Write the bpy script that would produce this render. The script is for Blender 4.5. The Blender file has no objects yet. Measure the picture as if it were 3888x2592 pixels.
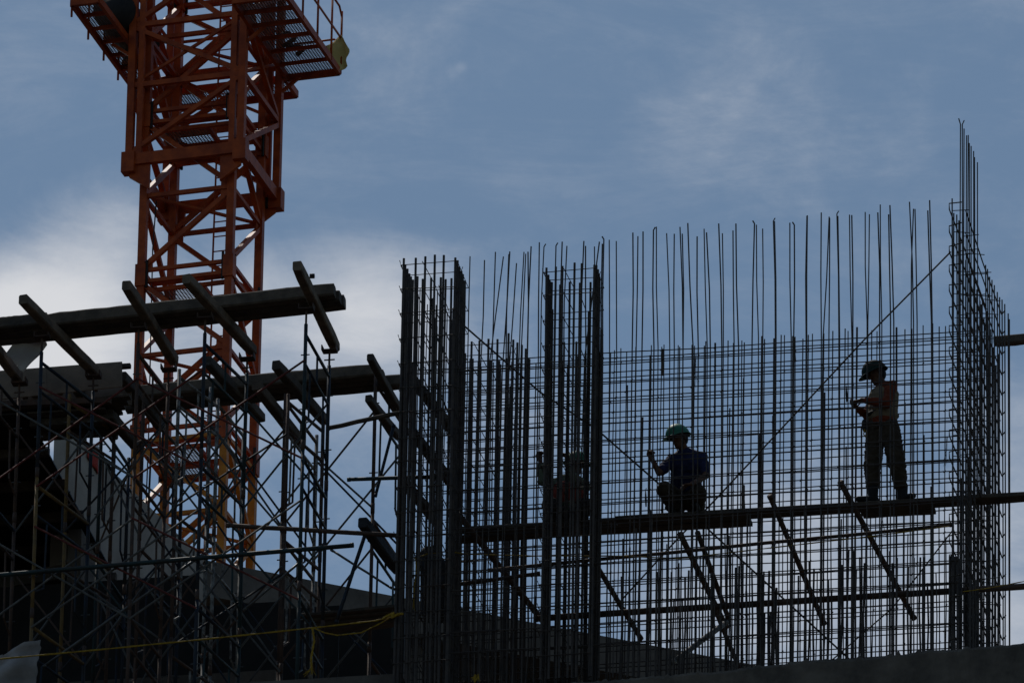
import bpy, bmesh, math, random
from mathutils import Vector, Matrix
random.seed(7)
R = math.radians
scene = bpy.context.scene
col = scene.collection

# ------------------------------------------------------------------ camera
ELEV, AZ, ROLL, DIST = R(25.0), R(11.0), R(1.0), 128.0
FPX = 250.0 / 22.2 * 3888.0                      # focal length in photo pixels
ORIGIN = Vector((0, 0, DIST * math.sin(ELEV) + 1.6))   # point of the core's front wall seen at the photo's centre
dirh = Vector((-math.sin(AZ), math.cos(AZ), 0))
fwd = dirh * math.cos(ELEV) + Vector((0, 0, 1)) * math.sin(ELEV)
rt = Vector((math.cos(AZ), math.sin(AZ), 0))
up = rt.cross(fwd)
rt2 = rt * math.cos(ROLL) + up * math.sin(ROLL)
up2 = up * math.cos(ROLL) - rt * math.sin(ROLL)
CAM = ORIGIN - fwd * DIST
cd = bpy.data.cameras.new('camera'); cam = bpy.data.objects.new('camera', cd); col.objects.link(cam)
cd.sensor_width = 22.2; cd.lens = 250.0; cd.clip_start = 1.0; cd.clip_end = 6000.0
M = Matrix((rt2, up2, -fwd)).transposed().to_4x4(); M.translation = CAM
cam.matrix_world = M
scene.camera = cam

# ------------------------------------------------------------------ sky, sun, exposure
SUN_EL, SUN_AZ = R(58), -R(32)                   # azimuth measured from +Y towards +X
w = bpy.data.worlds.new('World'); scene.world = w; w.use_nodes = True
nt = w.node_tree; nt.nodes.clear()
N = lambda t: nt.nodes.new(t)
L = lambda a, b: nt.links.new(a, b)
sky = N('ShaderNodeTexSky'); sky.sky_type = 'NISHITA'; sky.sun_disc = False
sky.sun_elevation = SUN_EL; sky.sun_rotation = SUN_AZ
sky.air_density = 1.0; sky.dust_density = .6; sky.ozone_density = 2.4; sky.altitude = 100
tc = N('ShaderNodeTexCoord')
def noise(scale, detail, rough, dist, off, stretch=(1, 1, 1)):
    mp = N('ShaderNodeMapping'); mp.inputs['Location'].default_value = off; mp.inputs['Scale'].default_value = stretch
    L(tc.outputs['Generated'], mp.inputs['Vector'])
    n = N('ShaderNodeTexNoise'); L(mp.outputs['Vector'], n.inputs['Vector'])
    n.inputs['Scale'].default_value = scale; n.inputs['Detail'].default_value = detail
    n.inputs['Roughness'].default_value = rough; n.inputs['Distortion'].default_value = dist
    return n.outputs['Fac']
def mth(op, a, b=None, clamp=False):
    m = N('ShaderNodeMath'); m.operation = op; m.use_clamp = clamp
    for i, v in enumerate((a, b)):
        if v is None: continue
        if isinstance(v, (int, float)): m.inputs[i].default_value = v
        else: L(v, m.inputs[i])
    return m.outputs[0]
def smooth(v, lo, hi, a=0.0, b=1.0):
    m = N('ShaderNodeMapRange'); m.interpolation_type = 'SMOOTHSTEP'
    L(v, m.inputs['Value']); m.inputs['From Min'].default_value = lo; m.inputs['From Max'].default_value = hi
    m.inputs['To Min'].default_value = a; m.inputs['To Max'].default_value = b
    return m.outputs['Result']
def ray(x, y):
    return (rt2 * ((x - 1944) / FPX) - up2 * ((y - 1296) / FPX) + fwd).normalized()
# cloud banks of this sky: direction, angular radius (degrees), weight
banks = [((430, 850), 0.28, .19), ((110, 1200), 0.44, .38), ((40, 1380), 0.60, .38), ((650, 1360), .55, .30), ((1230, 1250), .48, .28),
         ((1450, 1130), .40, .17), ((1800, 1420), .6, .12), ((2560, 520), .40, .07), ((2900, 400), .55, .06), ((3500, 520), .6, .03), ((1700, 150), .8, .04), ((1718, 272), .035, .06), ((1752, 254), .028, .08),
         ((3888, 1700), .45, .20), ((3888, 2350), .60, .25), ((3500, 2250), .65, .16), ((2950, 2300), .6, .13), ((2300, 1900), .9, .06), ((3300, 1800), .8, .07), ((1300, 1950), .8, .06), ((2600, 2400), .8, .08)]
tot = None
for (px, py), rad, wt in banks:
    d = ray(px, py)
    vm = N('ShaderNodeVectorMath'); vm.operation = 'DISTANCE'
    nv = N('ShaderNodeVectorMath'); nv.operation = 'NORMALIZE'; L(tc.outputs['Generated'], nv.inputs[0])
    L(nv.outputs[0], vm.inputs[0]); vm.inputs[1].default_value = d
    s = smooth(vm.outputs['Value'], 0.0, R(rad) * 1.6, wt, 0.0)
    tot = s if tot is None else mth('ADD', tot, s)
big = noise(50, 10, .60, .5, (3.1, 1.7, .4), (1, 1, 1.6))
wisp = noise(34, 11, .68, .7, (7.3, 2.2, 5.1), (1, 1, 3.4))
fine = noise(120, 12, .7, .4, (1.3, 4.2, 2.1), (1, 1, 2.2))
dens = mth('ADD', mth('ADD', mth('ADD', mth('MULTIPLY', big, .50), mth('MULTIPLY', fine, .16)), mth('MULTIPLY', wisp, .34)), tot)
thick = smooth(dens, .49, 1.14, 0.0, 1.0)
veil = smooth(mth('ADD', mth('MULTIPLY', wisp, .7), mth('MULTIPLY', fine, .3)), .42, .72, .0, .12)
cover = mth('MAXIMUM', thick, veil)
mix = N('ShaderNodeMix'); mix.data_type = 'RGBA'
tint = N('ShaderNodeMix'); tint.data_type = 'RGBA'; tint.blend_type = 'MULTIPLY'; tint.inputs[0].default_value = 1.0
L(sky.outputs[0], tint.inputs[6]); tint.inputs[7].default_value = (.94, 1.02, .98, 1)
L(cover, mix.inputs[0]); L(tint.outputs[2], mix.inputs[6]); mix.inputs[7].default_value = (11.4, 11.6, 12.1, 1)
bg = N('ShaderNodeBackground'); bg.inputs['Strength'].default_value = 0.084
L(mix.outputs[2], bg.inputs['Color'])
wo = N('ShaderNodeOutputWorld'); L(bg.outputs[0], wo.inputs['Surface'])
sd = bpy.data.lights.new('sun', 'SUN'); sun = bpy.data.objects.new('sun', sd); col.objects.link(sun)
sd.energy = 2.2; sd.angle = R(.53); sd.color = (1, .95, .88)
sdir = Vector((math.sin(SUN_AZ) * math.cos(SUN_EL), math.cos(SUN_AZ) * math.cos(SUN_EL), math.sin(SUN_EL)))
sun.rotation_euler = sdir.to_track_quat('Z', 'Y').to_euler(); sun.location = ORIGIN + sdir * 60
scene.view_settings.view_transform = 'Standard'; scene.view_settings.look = 'None'
scene.view_settings.exposure = -0.52; scene.view_settings.gamma = 1
scene.view_settings.use_curve_mapping = False

# ------------------------------------------------------------------ pixel helpers (photo pixels, 3888 x 2592)
K = 3888.0 / 2352.0
def P(x, y, Y):
    d = ray(x, y); t = (Y - CAM.y) / d.y; return CAM + d * t
def PZ(x, y, z):
    d = ray(x, y); t = (z - CAM.z) / d.z; return CAM + d * t
def D(x, y, Y): return P(x * K, y * K, Y)
def DZ(x, y, z): return PZ(x * K, y * K, z)

# ------------------------------------------------------------------ materials
mats = {}
def mat(name, c1, c2=None, rough=.7, metal=0., scale=6., bump=.0, spec=.18, detail=6, bscale=None, trans=0.):
    if name in mats: return mats[name]
    m = bpy.data.materials.new(name); m.use_nodes = True; t = m.node_tree
    b = t.nodes['Principled BSDF']
    b.inputs['Roughness'].default_value = rough; b.inputs['Metallic'].default_value = metal
    b.inputs['Specular IOR Level'].default_value = spec
    if trans: b.inputs['Transmission Weight'].default_value = trans
    c2 = c2 or tuple(v * .6 for v in c1)
    tcn = t.nodes.new('ShaderNodeTexCoord')
    n = t.nodes.new('ShaderNodeTexNoise'); n.inputs['Scale'].default_value = scale
    n.inputs['Detail'].default_value = detail; n.inputs['Roughness'].default_value = .65
    t.links.new(tcn.outputs['Object'], n.inputs['Vector'])
    r = t.nodes.new('ShaderNodeValToRGB'); r.color_ramp.elements[0].position = .36; r.color_ramp.elements[1].position = .64
    r.color_ramp.elements[0].color = (*c2, 1); r.color_ramp.elements[1].color = (*c1, 1)
    t.links.new(n.outputs['Fac'], r.inputs['Fac']); t.links.new(r.outputs['Color'], b.inputs['Base Color'])
    if bump:
        n2 = t.nodes.new('ShaderNodeTexNoise'); n2.inputs['Scale'].default_value = bscale or scale * 4
        n2.inputs['Detail'].default_value = 8; t.links.new(tcn.outputs['Object'], n2.inputs['Vector'])
        bp = t.nodes.new('ShaderNodeBump'); bp.inputs['Strength'].default_value = bump; bp.inputs['Distance'].default_value = .02
        t.links.new(n2.outputs['Fac'], bp.inputs['Height']); t.links.new(bp.outputs['Normal'], b.inputs['Normal'])
    mats[name] = m; return m
REBAR = mat('rebar_steel', (.08, .062, .05), (.042, .036, .034), .48, .25, 9, .1)
TIE = mat('tie_steel', (.07, .05, .04), (.04, .035, .03), .7, .0, 9)
CRANE = mat('crane_red_shaded_paint', (.46, .080, .012), (.25, .038, .008), .5, 0, 3.5, .05, .22)  # upper mast shade is put into this redder, darker colour
CRANE2 = mat('crane_orange_lit_paint', (.58, .20, .015), (.36, .10, .01), .5, 0, 3.5, .05, .22)  # same paint, lighter and yellower for the less shaded lower mast
CRANEG = mat('crane_grease', (.03, .025, .022), None, .6)
GALV = mat('galvanised_mesh', (.16, .12, .10), (.10, .07, .05), .55, .3, 20)
YEL = mat('yellow_cloth', (.55, .42, .16), (.45, .34, .12), .8)
TIMBER = mat('weathered_timber', (.10, .078, .06), (.05, .042, .036), .85, 0, 5, .5)
TIMB2 = mat('formwork_timber', (.13, .10, .075), (.07, .056, .045), .85, 0, 5, .5)
PLY = mat('plywood', (.24, .18, .13), (.15, .12, .09), .75, 0, 3, .2)
CONC = mat('raw_concrete', (.155, .132, .112), (.09, .077, .067), .9, 0, 2.2, .5, bscale=14)
CONCD = mat('rough_concrete', (.155, .130, .106), (.08, .068, .057), .92, 0, 2.6, .7, bscale=10)
PLASTER = mat('pale_plaster', (.38, .335, .29), (.26, .225, .195), .9, 0, 1.4, .2)
BLUE = mat('blue_scaffold_paint', (.020, .034, .055), (.034, .029, .025), .55, .2, 7, .1)
TEAL = mat('teal_scaffold_paint', (.022, .048, .052), (.035, .033, .03), .55, .2, 7, .1)
WHITEP = mat('peeling_white_paint', (.30, .30, .28), (.07, .06, .055), .6, .1, 14, .1)
OCHRE = mat('ochre_scaffold_paint', (.22, .13, .04), (.12, .08, .04), .6, .1, 7, .1)
RUSTY = mat('rusty_scaffold_tube', (.11, .065, .045), (.06, .045, .04), .7, .2, 8, .15)
REDT = mat('red_brace_paint', (.15, .03, .024), (.085, .025, .02), .5, .2, 8, .1)
GREYT = mat('grey_brace_tube', (.12, .12, .115), (.07, .065, .06), .45, .4, 9, .1)
SHEET = mat('pale_plastic_sheet', (.62, .60, .60), (.52, .50, .50), .6, 0, 1.5, .1)
ROPE = mat('yellow_rope', (.33, .21, .018), (.22, .125, .012), .75, 0, 25)
SKIN = mat('skin', (.12, .06, .035), (.09, .045, .028), .6, 0, 9)
HAIR = mat('black_hair', (.01, .009, .008), None, .6)
BLUESH = mat('navy_shirt', (.020, .026, .075), (.014, .018, .05), .85, 0, 5, .3)
ORANGE = mat('orange_shirt', (.19, .042, .018), (.13, .03, .014), .85, 0, 5, .3)
BEIGE = mat('beige_vest', (.22, .17, .11), (.16, .125, .08), .85, 0, 5, .3)
GREYSH = mat('grey_green_shirt', (.16, .19, .14), (.10, .12, .10), .85, 0, 5, .3)
REDSH = mat('faded_red_vest', (.30, .06, .045), (.2, .045, .035), .85, 0, 5, .3)
TROUS = mat('brown_trousers', (.065, .048, .033), (.04, .03, .021), .9, 0, 6, .3)
DARKT = mat('dark_trousers', (.045, .042, .04), (.03, .028, .027), .9, 0, 6, .3)
BOOT = mat('black_boots', (.02, .02, .02), None, .6)
GREENH = mat('green_helmet', (.03, .20, .12), (.025, .15, .09), .5, 0, 3, 0, .3)
GREYH = mat('grey_green_helmet', (.018, .036, .030), (.012, .025, .02), .7, 0, 3, 0, .1)
WHITEH = mat('white_plastic', (.7, .7, .66), None, .4)
GROUND = mat('ground_soil', (.06, .054, .045), (.035, .032, .028), .95, 0, .2, .2)
REDC = mat('red_cloth', (.42, .05, .035), (.3, .04, .03), .85, 0, 6, .3)
BLACKT = mat('dark_tarpaulin', (.035, .036, .04), (.02, .02, .022), .7, 0, 6, .4)

# ------------------------------------------------------------------ mesh helpers
def link_mesh(name, verts, faces, m, parent=None, smooth=False):
    off = parent_loc(parent)
    me = bpy.data.meshes.new(name)
    me.from_pydata([tuple(Vector(v) - off) for v in verts], [], faces); me.update()
    if smooth: me.polygons.foreach_set('use_smooth', [True] * len(me.polygons))
    o = bpy.data.objects.new(name, me); col.objects.link(o); me.materials.append(m)
    if parent: o.parent = parent
    return o
def parent_loc(p):
    v = Vector((0, 0, 0))
    while p is not None:
        v += p.location; p = p.parent
    return v
def thing(name, label, cat, loc, group=None):
    o = bpy.data.objects.new(name, None); col.objects.link(o); o.location = loc; o.empty_display_size = .2
    return tag(o, label, cat, group)
def tag(o, label, cat, group=None):
    o['label'] = label; o['category'] = cat
    if group: o['group'] = group
    return o
def tube_geo(pts, r, sides=6, close=True, V=None, F=None):
    V = [] if V is None else V; F = [] if F is None else F
    pts = [Vector(p) for p in pts]; base = len(V); n = len(pts)
    rs = r if isinstance(r, (list, tuple)) else [r] * n
    ref = None
    for i, p in enumerate(pts):
        t = (pts[min(i + 1, n - 1)] - pts[max(i - 1, 0)]).normalized()
        if ref is None:
            ref = t.orthogonal().normalized()
        else:
            ref = (ref - t * ref.dot(t)).normalized()
        b = t.cross(ref)
        for k in range(sides):
            a = 2 * math.pi * k / sides
            V.append(p + (ref * math.cos(a) + b * math.sin(a)) * rs[i])
    for i in range(n - 1):
        for k in range(sides):
            k2 = (k + 1) % sides
            F.append((base + i * sides + k, base + i * sides + k2, base + (i + 1) * sides + k2, base + (i + 1) * sides + k))
    if close:
        F.append(tuple(base + k for k in reversed(range(sides))))
        F.append(tuple(base + (n - 1) * sides + k for k in range(sides)))
    return V, F
def tube(name, pts, r, m, parent=None, sides=6):
    V, F = tube_geo(pts, r, sides)
    return link_mesh(name, V, F, m, parent, smooth=sides >= 8)
def beam_geo(p0, p1, wd, ht, upv=Vector((0, 0, 1)), V=None, F=None, jit=0.0):
    V = [] if V is None else V; F = [] if F is None else F
    p0, p1 = Vector(p0), Vector(p1); t = (p1 - p0).normalized()
    s = t.cross(upv)
    if s.length < 1e-4: s = t.orthogonal()
    s.normalize(); u = s.cross(t).normalized(); b = len(V)
    for p in (p0, p1):
        for (i, j) in ((-1, -1), (1, -1), (1, 1), (-1, 1)):
            V.append(p + s * (i * wd / 2 + random.uniform(-jit, jit)) + u * (j * ht / 2 + random.uniform(-jit, jit)))
    for f in ((3, 2, 1, 0), (4, 5, 6, 7), (0, 1, 5, 4), (1, 2, 6, 5), (2, 3, 7, 6), (3, 0, 4, 7)):
        F.append(tuple(b + q for q in f))
    return V, F
def beam(name, p0, p1, wd, ht, m, parent=None, upv=Vector((0, 0, 1)), jit=0.0):
    V, F = beam_geo(p0, p1, wd, ht, upv, jit=jit)
    return link_mesh(name, V, F, m, parent)
def timber(name, p0, p1, wd, ht, m, parent=None, seg=10):
    """sawn timber with slightly uneven faces and worn ends"""
    p0, p1 = Vector(p0), Vector(p1); t = (p1 - p0).normalized()
    s = t.cross(Vector((0, 0, 1))).normalized(); u = s.cross(t); V = []; F = []
    ch = min(wd, ht) * .12
    prof = [(-wd / 2 + ch, -ht / 2), (wd / 2 - ch, -ht / 2), (wd / 2, -ht / 2 + ch), (wd / 2, ht / 2 - ch),
            (wd / 2 - ch, ht / 2), (-wd / 2 + ch, ht / 2), (-wd / 2, ht / 2 - ch), (-wd / 2, -ht / 2 + ch)]
    bow = random.uniform(-.008, .008)
    for i in range(seg + 1):
        f = i / seg; p = p0.lerp(p1, f) + u * bow * math.sin(f * math.pi)
        k = .93 if i in (0, seg) else 1.0
        for (a, b) in prof:
            V.append(p + s * (a * k + random.uniform(-.003, .003)) + u * (b * k + random.uniform(-.003, .003)))
    n = 8
    for i in range(seg):
        for k in range(n):
            F.append((i * n + k, i * n + (k + 1) % n, (i + 1) * n + (k + 1) % n, (i + 1) * n + k))
    F.append(tuple(reversed(range(n)))); F.append(tuple(seg * n + k for k in range(n)))
    return link_mesh(name, V, F, m, parent)
def prism(name, foot, z0, z1, m, parent=None):
    V = [(p[0], p[1], z0) for p in foot] + [(p[0], p[1], z1) for p in foot]; n = len(foot)
    F = [tuple(reversed(range(n))), tuple(range(n, 2 * n))] + [(i, (i + 1) % n, n + (i + 1) % n, n + i) for i in range(n)]
    return link_mesh(name, V, F, m, parent)
def struct(o): o['kind'] = 'structure'; return o

ORD = ['first', 'second', 'third', 'fourth', 'fifth', 'sixth', 'seventh', 'eighth', 'ninth', 'tenth']

# ------------------------------------------------------------------ ground and the building below the frame
g = link_mesh('ground', [(-3000, -3000, 0), (3000, -3000, 0), (3000, 3000, 0), (-3000, 3000, 0)], [(0, 1, 2, 3)], GROUND)
struct(g)
ZB = P(3400, 2483, 0.0).z                      # top of the poured core wall
ZF = D(900, 1592, .9).z                        # floor the scaffold stands on (just under the frame)
xl = D(-60, 1500, 0).x; xr = P(4150, 2450, 0).x
c1x = P(1500, 2500, 0).x

# poured concrete core wall with a ragged top
prof = [(1400, 2640), (1900, 2608), (2300, 2579), (2725, 2545), (2887, 2524), (3000, 2512), (3300, 2490), (3600, 2462), (3888, 2437), (4150, 2418)]
def interp(x, tab):
    for (x0, y0), (x1, y1) in zip(tab, tab[1:]):
        if x <= x1: return y0 + (y1 - y0) * (x - x0) / (x1 - x0)
    return tab[-1][1]
V = []; F = []; n = 260
for i in range(n + 1):
    px = 1400 + (4150 - 1400) * i / n
    p = P(px, interp(px, prof) + random.choice((0, 0, 0, 1, 1, 2, -2, -4, -7)) * random.random() * 1.8 - 7 * max(0, math.sin(px * .021) * math.sin(px * .0083 + 1)) - (9 if 3300 < px < 3560 and random.random() < .12 else 0), -.10)
    zt = p.z
    V += [Vector((p.x, -.10, ZB - 9)), Vector((p.x, -.10 + random.uniform(-.006, .006), zt - .04)), Vector((p.x, -.07, zt)),
          Vector((p.x, .40, zt + random.uniform(-.05, .0))), Vector((p.x, .40, ZB - 9))]
for i in range(n):
    for k in range(4):
        a = i * 5 + k; F.append((a, a + 5, a + 6, a + 1))
core = link_mesh('poured_core_wall', V, F, CONCD)
tag(core, 'rough grey concrete wall with ragged top along the lower right edge', 'concrete wall')
# building body under everything that shows
body = thing('building_shell', 'unfinished concrete building storeys under the scaffold and rebar core', 'building', (0, 2, 0))
zt_body = ZF - .25
prism('floor_slab', [(xl, .35), (c1x, .35), (c1x, 9.6), (xl, 9.6)], zt_body, ZF - .003, CONC, body)
prism('back_core_wall', [(c1x + .1, 2.42), (xr, 2.42), (xr, 2.86), (c1x + .1, 2.86)], zt_body - .60, ZB - .03, CONCD, body)
prism('slab_bearing_wall', [(xl, 3.2), (c1x, 3.2), (c1x, 3.5), (xl, 3.5)], zt_body - .598, zt_body - .002, CONC, body)
for i in range(18):
    z = zt_body - .6 - i * 3.0
    if z < 1: break
    prism('floor_slab', [(xl, .45), (xr, .45), (xr, 9.6), (xl, 9.6)], z - .25, z, CONC, body)
for xx in (xl + .3, (xl + xr) / 2, xr - .5):
    for yy in (.9, 8.6):
        prism('column', [(xx, yy), (xx + .45, yy), (xx + .45, yy + .45), (xx, yy + .45)], 0, zt_body - .003, CONC, body)

# ------------------------------------------------------------------ rebar
def vbar(x, y, Y, r, parent, name='vertical_bar', zb=None, via=None, hook=None, m=REBAR):
    """bar from its tip at photo pixel (x, y) on depth Y down to the pour"""
    top = P(x, y, Y); zb = ZB - .05 if zb is None else zb
    pts = []
    if hook: pts.append(top + Vector((hook[0], 0, hook[1])))
    pts.append(top)
    if via:
        q = P(via[0], via[1], Y + random.uniform(-.02, .02)); pts += [top.lerp(q, .5) + Vector((random.uniform(-.012, .012), 0, 0)), q]
        dx = (q.x - top.x) * .35
        pts.append(Vector((q.x + dx * .5, Y, (q.z + zb) / 2 + .1))); pts.append(Vector((q.x + dx * .6, Y, zb)))
    else:
        pts.append(Vector((top.x + random.uniform(-.015, .015), Y + random.uniform(-.01, .01), (top.z + zb) / 2)))
        pts.append(Vector((top.x + random.uniform(-.012, .012), Y, zb)))
    BARS.append((parent, Y, pts, r))
    return tube(name, pts, r, m, parent, 6)
BARS = []; HZ = []

Y1, Y2, Y3, Y4 = .06, .24, 2.55, 2.73            # the four curtains: front wall, back wall
# --- front wall: tall thin bars  (tip px, via px)
def z3(o, sc, pts): return [tuple((o[0] + q[0] / sc, o[1] + q[1] / sc)) for q in pts]
tall = []
def addt(o, lst, ymid):
    for (x, y, xm) in lst:
        tall.append(((o[0] + x / 3.136, o[1] + y / 3.136), (o[0] + xm / 3.136, o[1] + ymid / 3.136)))
addt((2350, 820), [(166, 200, 158), (226, 243, 205), (287, 187, 275), (411, 170, 417), (446, 130, 466), (568, 207, 605), (659, 214, 659),
     (727, 132, 762), (754, 213, 764), (820, 87, 883), (931, 245, 945), (1014, 155, 1052), (1043, 198, 1088), (1188, 92, 1225),
     (1232, 208, 1243), (1358, 175, 1372), (1393, 92, 1425)], 1568)
addt((2800, 780), [(203, 216, 175), (226, 232, 250), (300, 278, 302), (427, 186, 450), (442, 188, 461), (624, 208, 640), (677, 233, 670), (827, 125, 817),
     (833, 120, 826), (998, 86, 999), (1092, 136, 1020), (1098, 150, 1089), (1184, 102, 1207), (1195, 128, 1216), (1334, 112, 1362), (1361, 117, 1374)], 1568)
addt((3250, 720), [(110, 268, 132), (160, 295, 142), (260, 274, 282), (289, 180, 308), (389, 297, 412), (404, 187, 450), (637, 147, 685),
     (685, 230, 658), (703, 233, 728), (855, 250, 898), (877, 128, 907)], 1568)
addt((2000, 880), [(15, 240, 5), (52, 175, 8), (150, 127, 138), (205, 180, 165), (348, 167, 325), (422, 120, 395), (478, 170, 440), (680, 112, 640),
     (700, 170, 705), (806, 177, 800), (865, 120, 690), (900, 145, 888), (918, 90, 905), (982, 97, 986), (1066, 112, 1070)], 1500)
addt((1500, 940), [(893, 105, 862), (1065, 150, 1015), (1195, 53, 1150), (1290, 108, 1110), (1366, 48, 1275), (1355, 80, 1320), (1446, 187, 1355),
     (1535, 53, 1470), (1556, 75, 1490)], 1500)
fw = thing('rebar_front_wall', 'front mat of tall thin vertical bars standing before the workers', 'rebar mat', (P(2700, 2500, 0).x, .15, ZB))
for i, ((x, y), via) in enumerate(sorted(tall)):
    hook = (random.choice((-.02, .02)), .035) if random.random() < .12 else None
    vbar(x, y, Y1 if i % 2 else Y2, random.choice((.0072, .0078, .0086)), fw, via=via, hook=hook)
# horizontals of the front wall
zt1 = P(2500, 1400, Y1).z
xa, xb = P(1560, 1500, Y1).x, P(3640, 1500, Y1).x
def hbars(parent, Y, ztop, zlow, step, xa, xb, r=.0070, z0j=.02):
    z = ztop
    while z > zlow:
        zz = z + random.uniform(-z0j, z0j) * .5
        cut = xa + (xb - xa) * random.uniform(.35, .65)
        dz = random.uniform(-.018, .018)
        pts = [Vector((xa + (xb - xa) * t, Y + random.uniform(-.006, .006), zz + dz * (t - .5) + random.uniform(-.010, .010))) for t in (0, .17, .33, .5, .67, .83, 1)]
        tube('horizontal_bar', pts, r, REBAR, parent, 5)
        HZ.append((parent, Y, pts))
        z -= step
hbars(fw, Y1 - .016, P(2500, 1351, Y1).z, ZB + .15, .246, xa, xb)
hbars(fw, Y2 + .016, P(2500, 1360, Y2).z, ZB + .15, .246, xa, xb)
# starter bars at the pour
st = [(140, 560), (210, 560), (300, 548), (455, 518), (588, 520), (708, 568), (742, 505), (948, 525), (1160, 480), (1190, 465), (1305, 510),
      (1395, 540), (1412, 515), (1460, 510), (1525, 660), (1860, 490), (1925, 420), (1985, 585), (2105, 455), (2268, 388), (2310, 440), (2212, 330), (2290, 880), (1255, 690), (1655, 675), (610, 760), (970, 980)]
for (x, y) in st:
    vbar(2300 + x / 2.352, 1950 + y / 2.352, random.choice((Y1 + .02, Y2 - .02)), random.choice((.011, .0125, .014)), fw, 'starter_bar')
for (x, y) in [(1045, 560), (1078, 558), (820, 607), (858, 640), (948, 632), (1300, 560), (1345, 555)]:
    vbar(3000 + x / 2.113, 1850 + y / 2.113, Y1 + .02, .012, fw, 'starter_bar')
for k in range(12):
    vbar(1790 + k * 42 + random.uniform(-14, 14), 2300 + random.uniform(-60, 60), Y2 - .02, .012, fw, 'starter_bar')
for k in range(44):
    x = 2300 + k * 30 + random.uniform(-12, 12)
    vbar(x, random.uniform(1930, 2330), random.choice((Y1 + .02, Y2 - .02)), random.choice((.0075, .009, .0115)), fw, 'lapped_bar')
# --- back wall
bw = thing('rebar_back_wall', 'rear mat of close spaced bars behind the workers', 'rebar mat', (P(2700, 2500, 2.6).x, 2.64, ZB))
bx = [43, 78, 135, 187, 268, 407, 398, 500, 520, 647, 660, 770, 793, 880, 893, 977, 1092, 1140, 1215, 1237, 1395, 1417, 1503, 1566, 1595, 1672, 1690, 1760, 1808, 1845, 1947, 2027, 2137, 2163, 2243]
by = [325, 305, 287, 315, 275, 260, 350, 275, 255, 260, 275, 257, 265, 265, 225, 240, 218, 240, 218, 235, 180, 205, 200, 168, 170, 180, 185, 203, 168, 158, 155, 133, 112, 133, 100]
thickb = {398, 977, 1395, 1503, 1672, 2243}
bl = [(2300 + x / 2.351, 1200 + y / 2.351, x in thickb) for x, y in zip(bx, by)]
bl += [(2285, 1320, 0), (2280, 1339, 1), (3310, 1254, 0), (3330, 1258, 0), (3404, 1243, 1), (3436, 1250, 0), (3462, 1248, 0), (3505, 1235, 0), (3540, 1228, 1), (3566, 1240, 0), (3590, 1238, 0)]
bl += [(2010 + i * 31 + random.uniform(-9, 9), 1372 - i * 2.4 + random.uniform(-12, 12), i % 4 == 0) for i in range(9)]
bl += [(1820 + i * 30 + random.uniform(-9, 9), 1385 - i * 2 + random.uniform(-12, 12), 0) for i in range(6)]
for i, (x, y, th) in enumerate(bl):
    vbar(x, y, Y3 if i % 2 else Y4, .0125 if th else random.choice((.0068, .0078)), bw)
for k in range(26):
    vbar(1900 + k * 66 + random.uniform(-25, 25), random.uniform(1420, 1900), random.choice((Y3, Y4)), random.choice((.0085, .011)), bw, 'lapped_bar')
zt3 = P(2900, 1310, Y3).z
xa3, xb3 = P(1700, 1500, Y3).x, P(3720, 1500, Y3).x
hbars(bw, Y3 - .016, P(2500, 1331, Y3).z, ZB + .15, .246, xa3, xb3)
hbars(bw, Y4 + .016, P(2500, 1369, Y4).z, ZB + .15, .246, xa3, xb3)
def knots(parent):
    V, F = [], []
    for (p, Yh, hp) in HZ:
        if p != parent: continue
        for (p2, Yb, bp, r) in BARS:
            if p2 != parent or abs(Yb - Yh) > .05 or random.random() > .30: continue
            zc_ = hp[3].z
            for a, b in zip(bp, bp[1:]):
                if min(a.z, b.z) <= zc_ <= max(a.z, b.z) and abs(a.z - b.z) > 1e-4:
                    x = a.x + (b.x - a.x) * (zc_ - a.z) / (b.z - a.z)
                    f = (x - hp[0].x) / (hp[-1].x - hp[0].x)
                    if not 0 <= f < 1: break
                    k = min(int(f * 6), 5); g_ = f * 6 - k; zz = hp[k].z + (hp[k + 1].z - hp[k].z) * g_
                    c = Vector((x, (Yh + Yb) / 2, zz)); e = Vector((random.uniform(-.02, .02), -.015, random.uniform(-.03, .02)))
                    tube_geo([c + Vector((-.013, -.012, -.013)), c + Vector((.013, -.014, .013))], .0055, 4, V=V, F=F)
                    tube_geo([c + Vector((0, -.012, 0)), c + e * .6, c + e], .0025, 3, V=V, F=F)
                    break
    o = link_mesh('tie_wire', V, F, TIE, parent); o['kind'] = 'stuff'
knots(fw); knots(bw)
# --- long diagonal bracing bars
def dbar(name, label, pts, r=.0075):
    o = tube(name, pts, r, REBAR, None, 6); return tag(o, label, 'steel bar')
dbar('bracing_bar', 'long thin bar slanting down left from the tall right rebar cage past the standing worker', [D(2184, 578, .5), D(1985, 780, .8), D(1640, 1150, 1.6), D(1545, 1249, 1.9), D(1414, 1392, 2.2)], .0095)
dbar('bracing_bar', 'long thin bar slanting down right from the left rebar column behind the crouching worker', [D(1066, 748, .62), D(1240, 900, 1.2), D(1370, 985, 1.7), D(1515, 1112, 1.9), D(1760, 1338, 2.2), D(1950, 1512, 2.4)], .0105)
dbar('bracing_bar', 'thin bar crossing the lower right mesh, rising to the right cage', [D(1905, 1520, 2.2), D(2050, 1395, 2.2), D(2190, 1215, 2.1)], .008)

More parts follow.
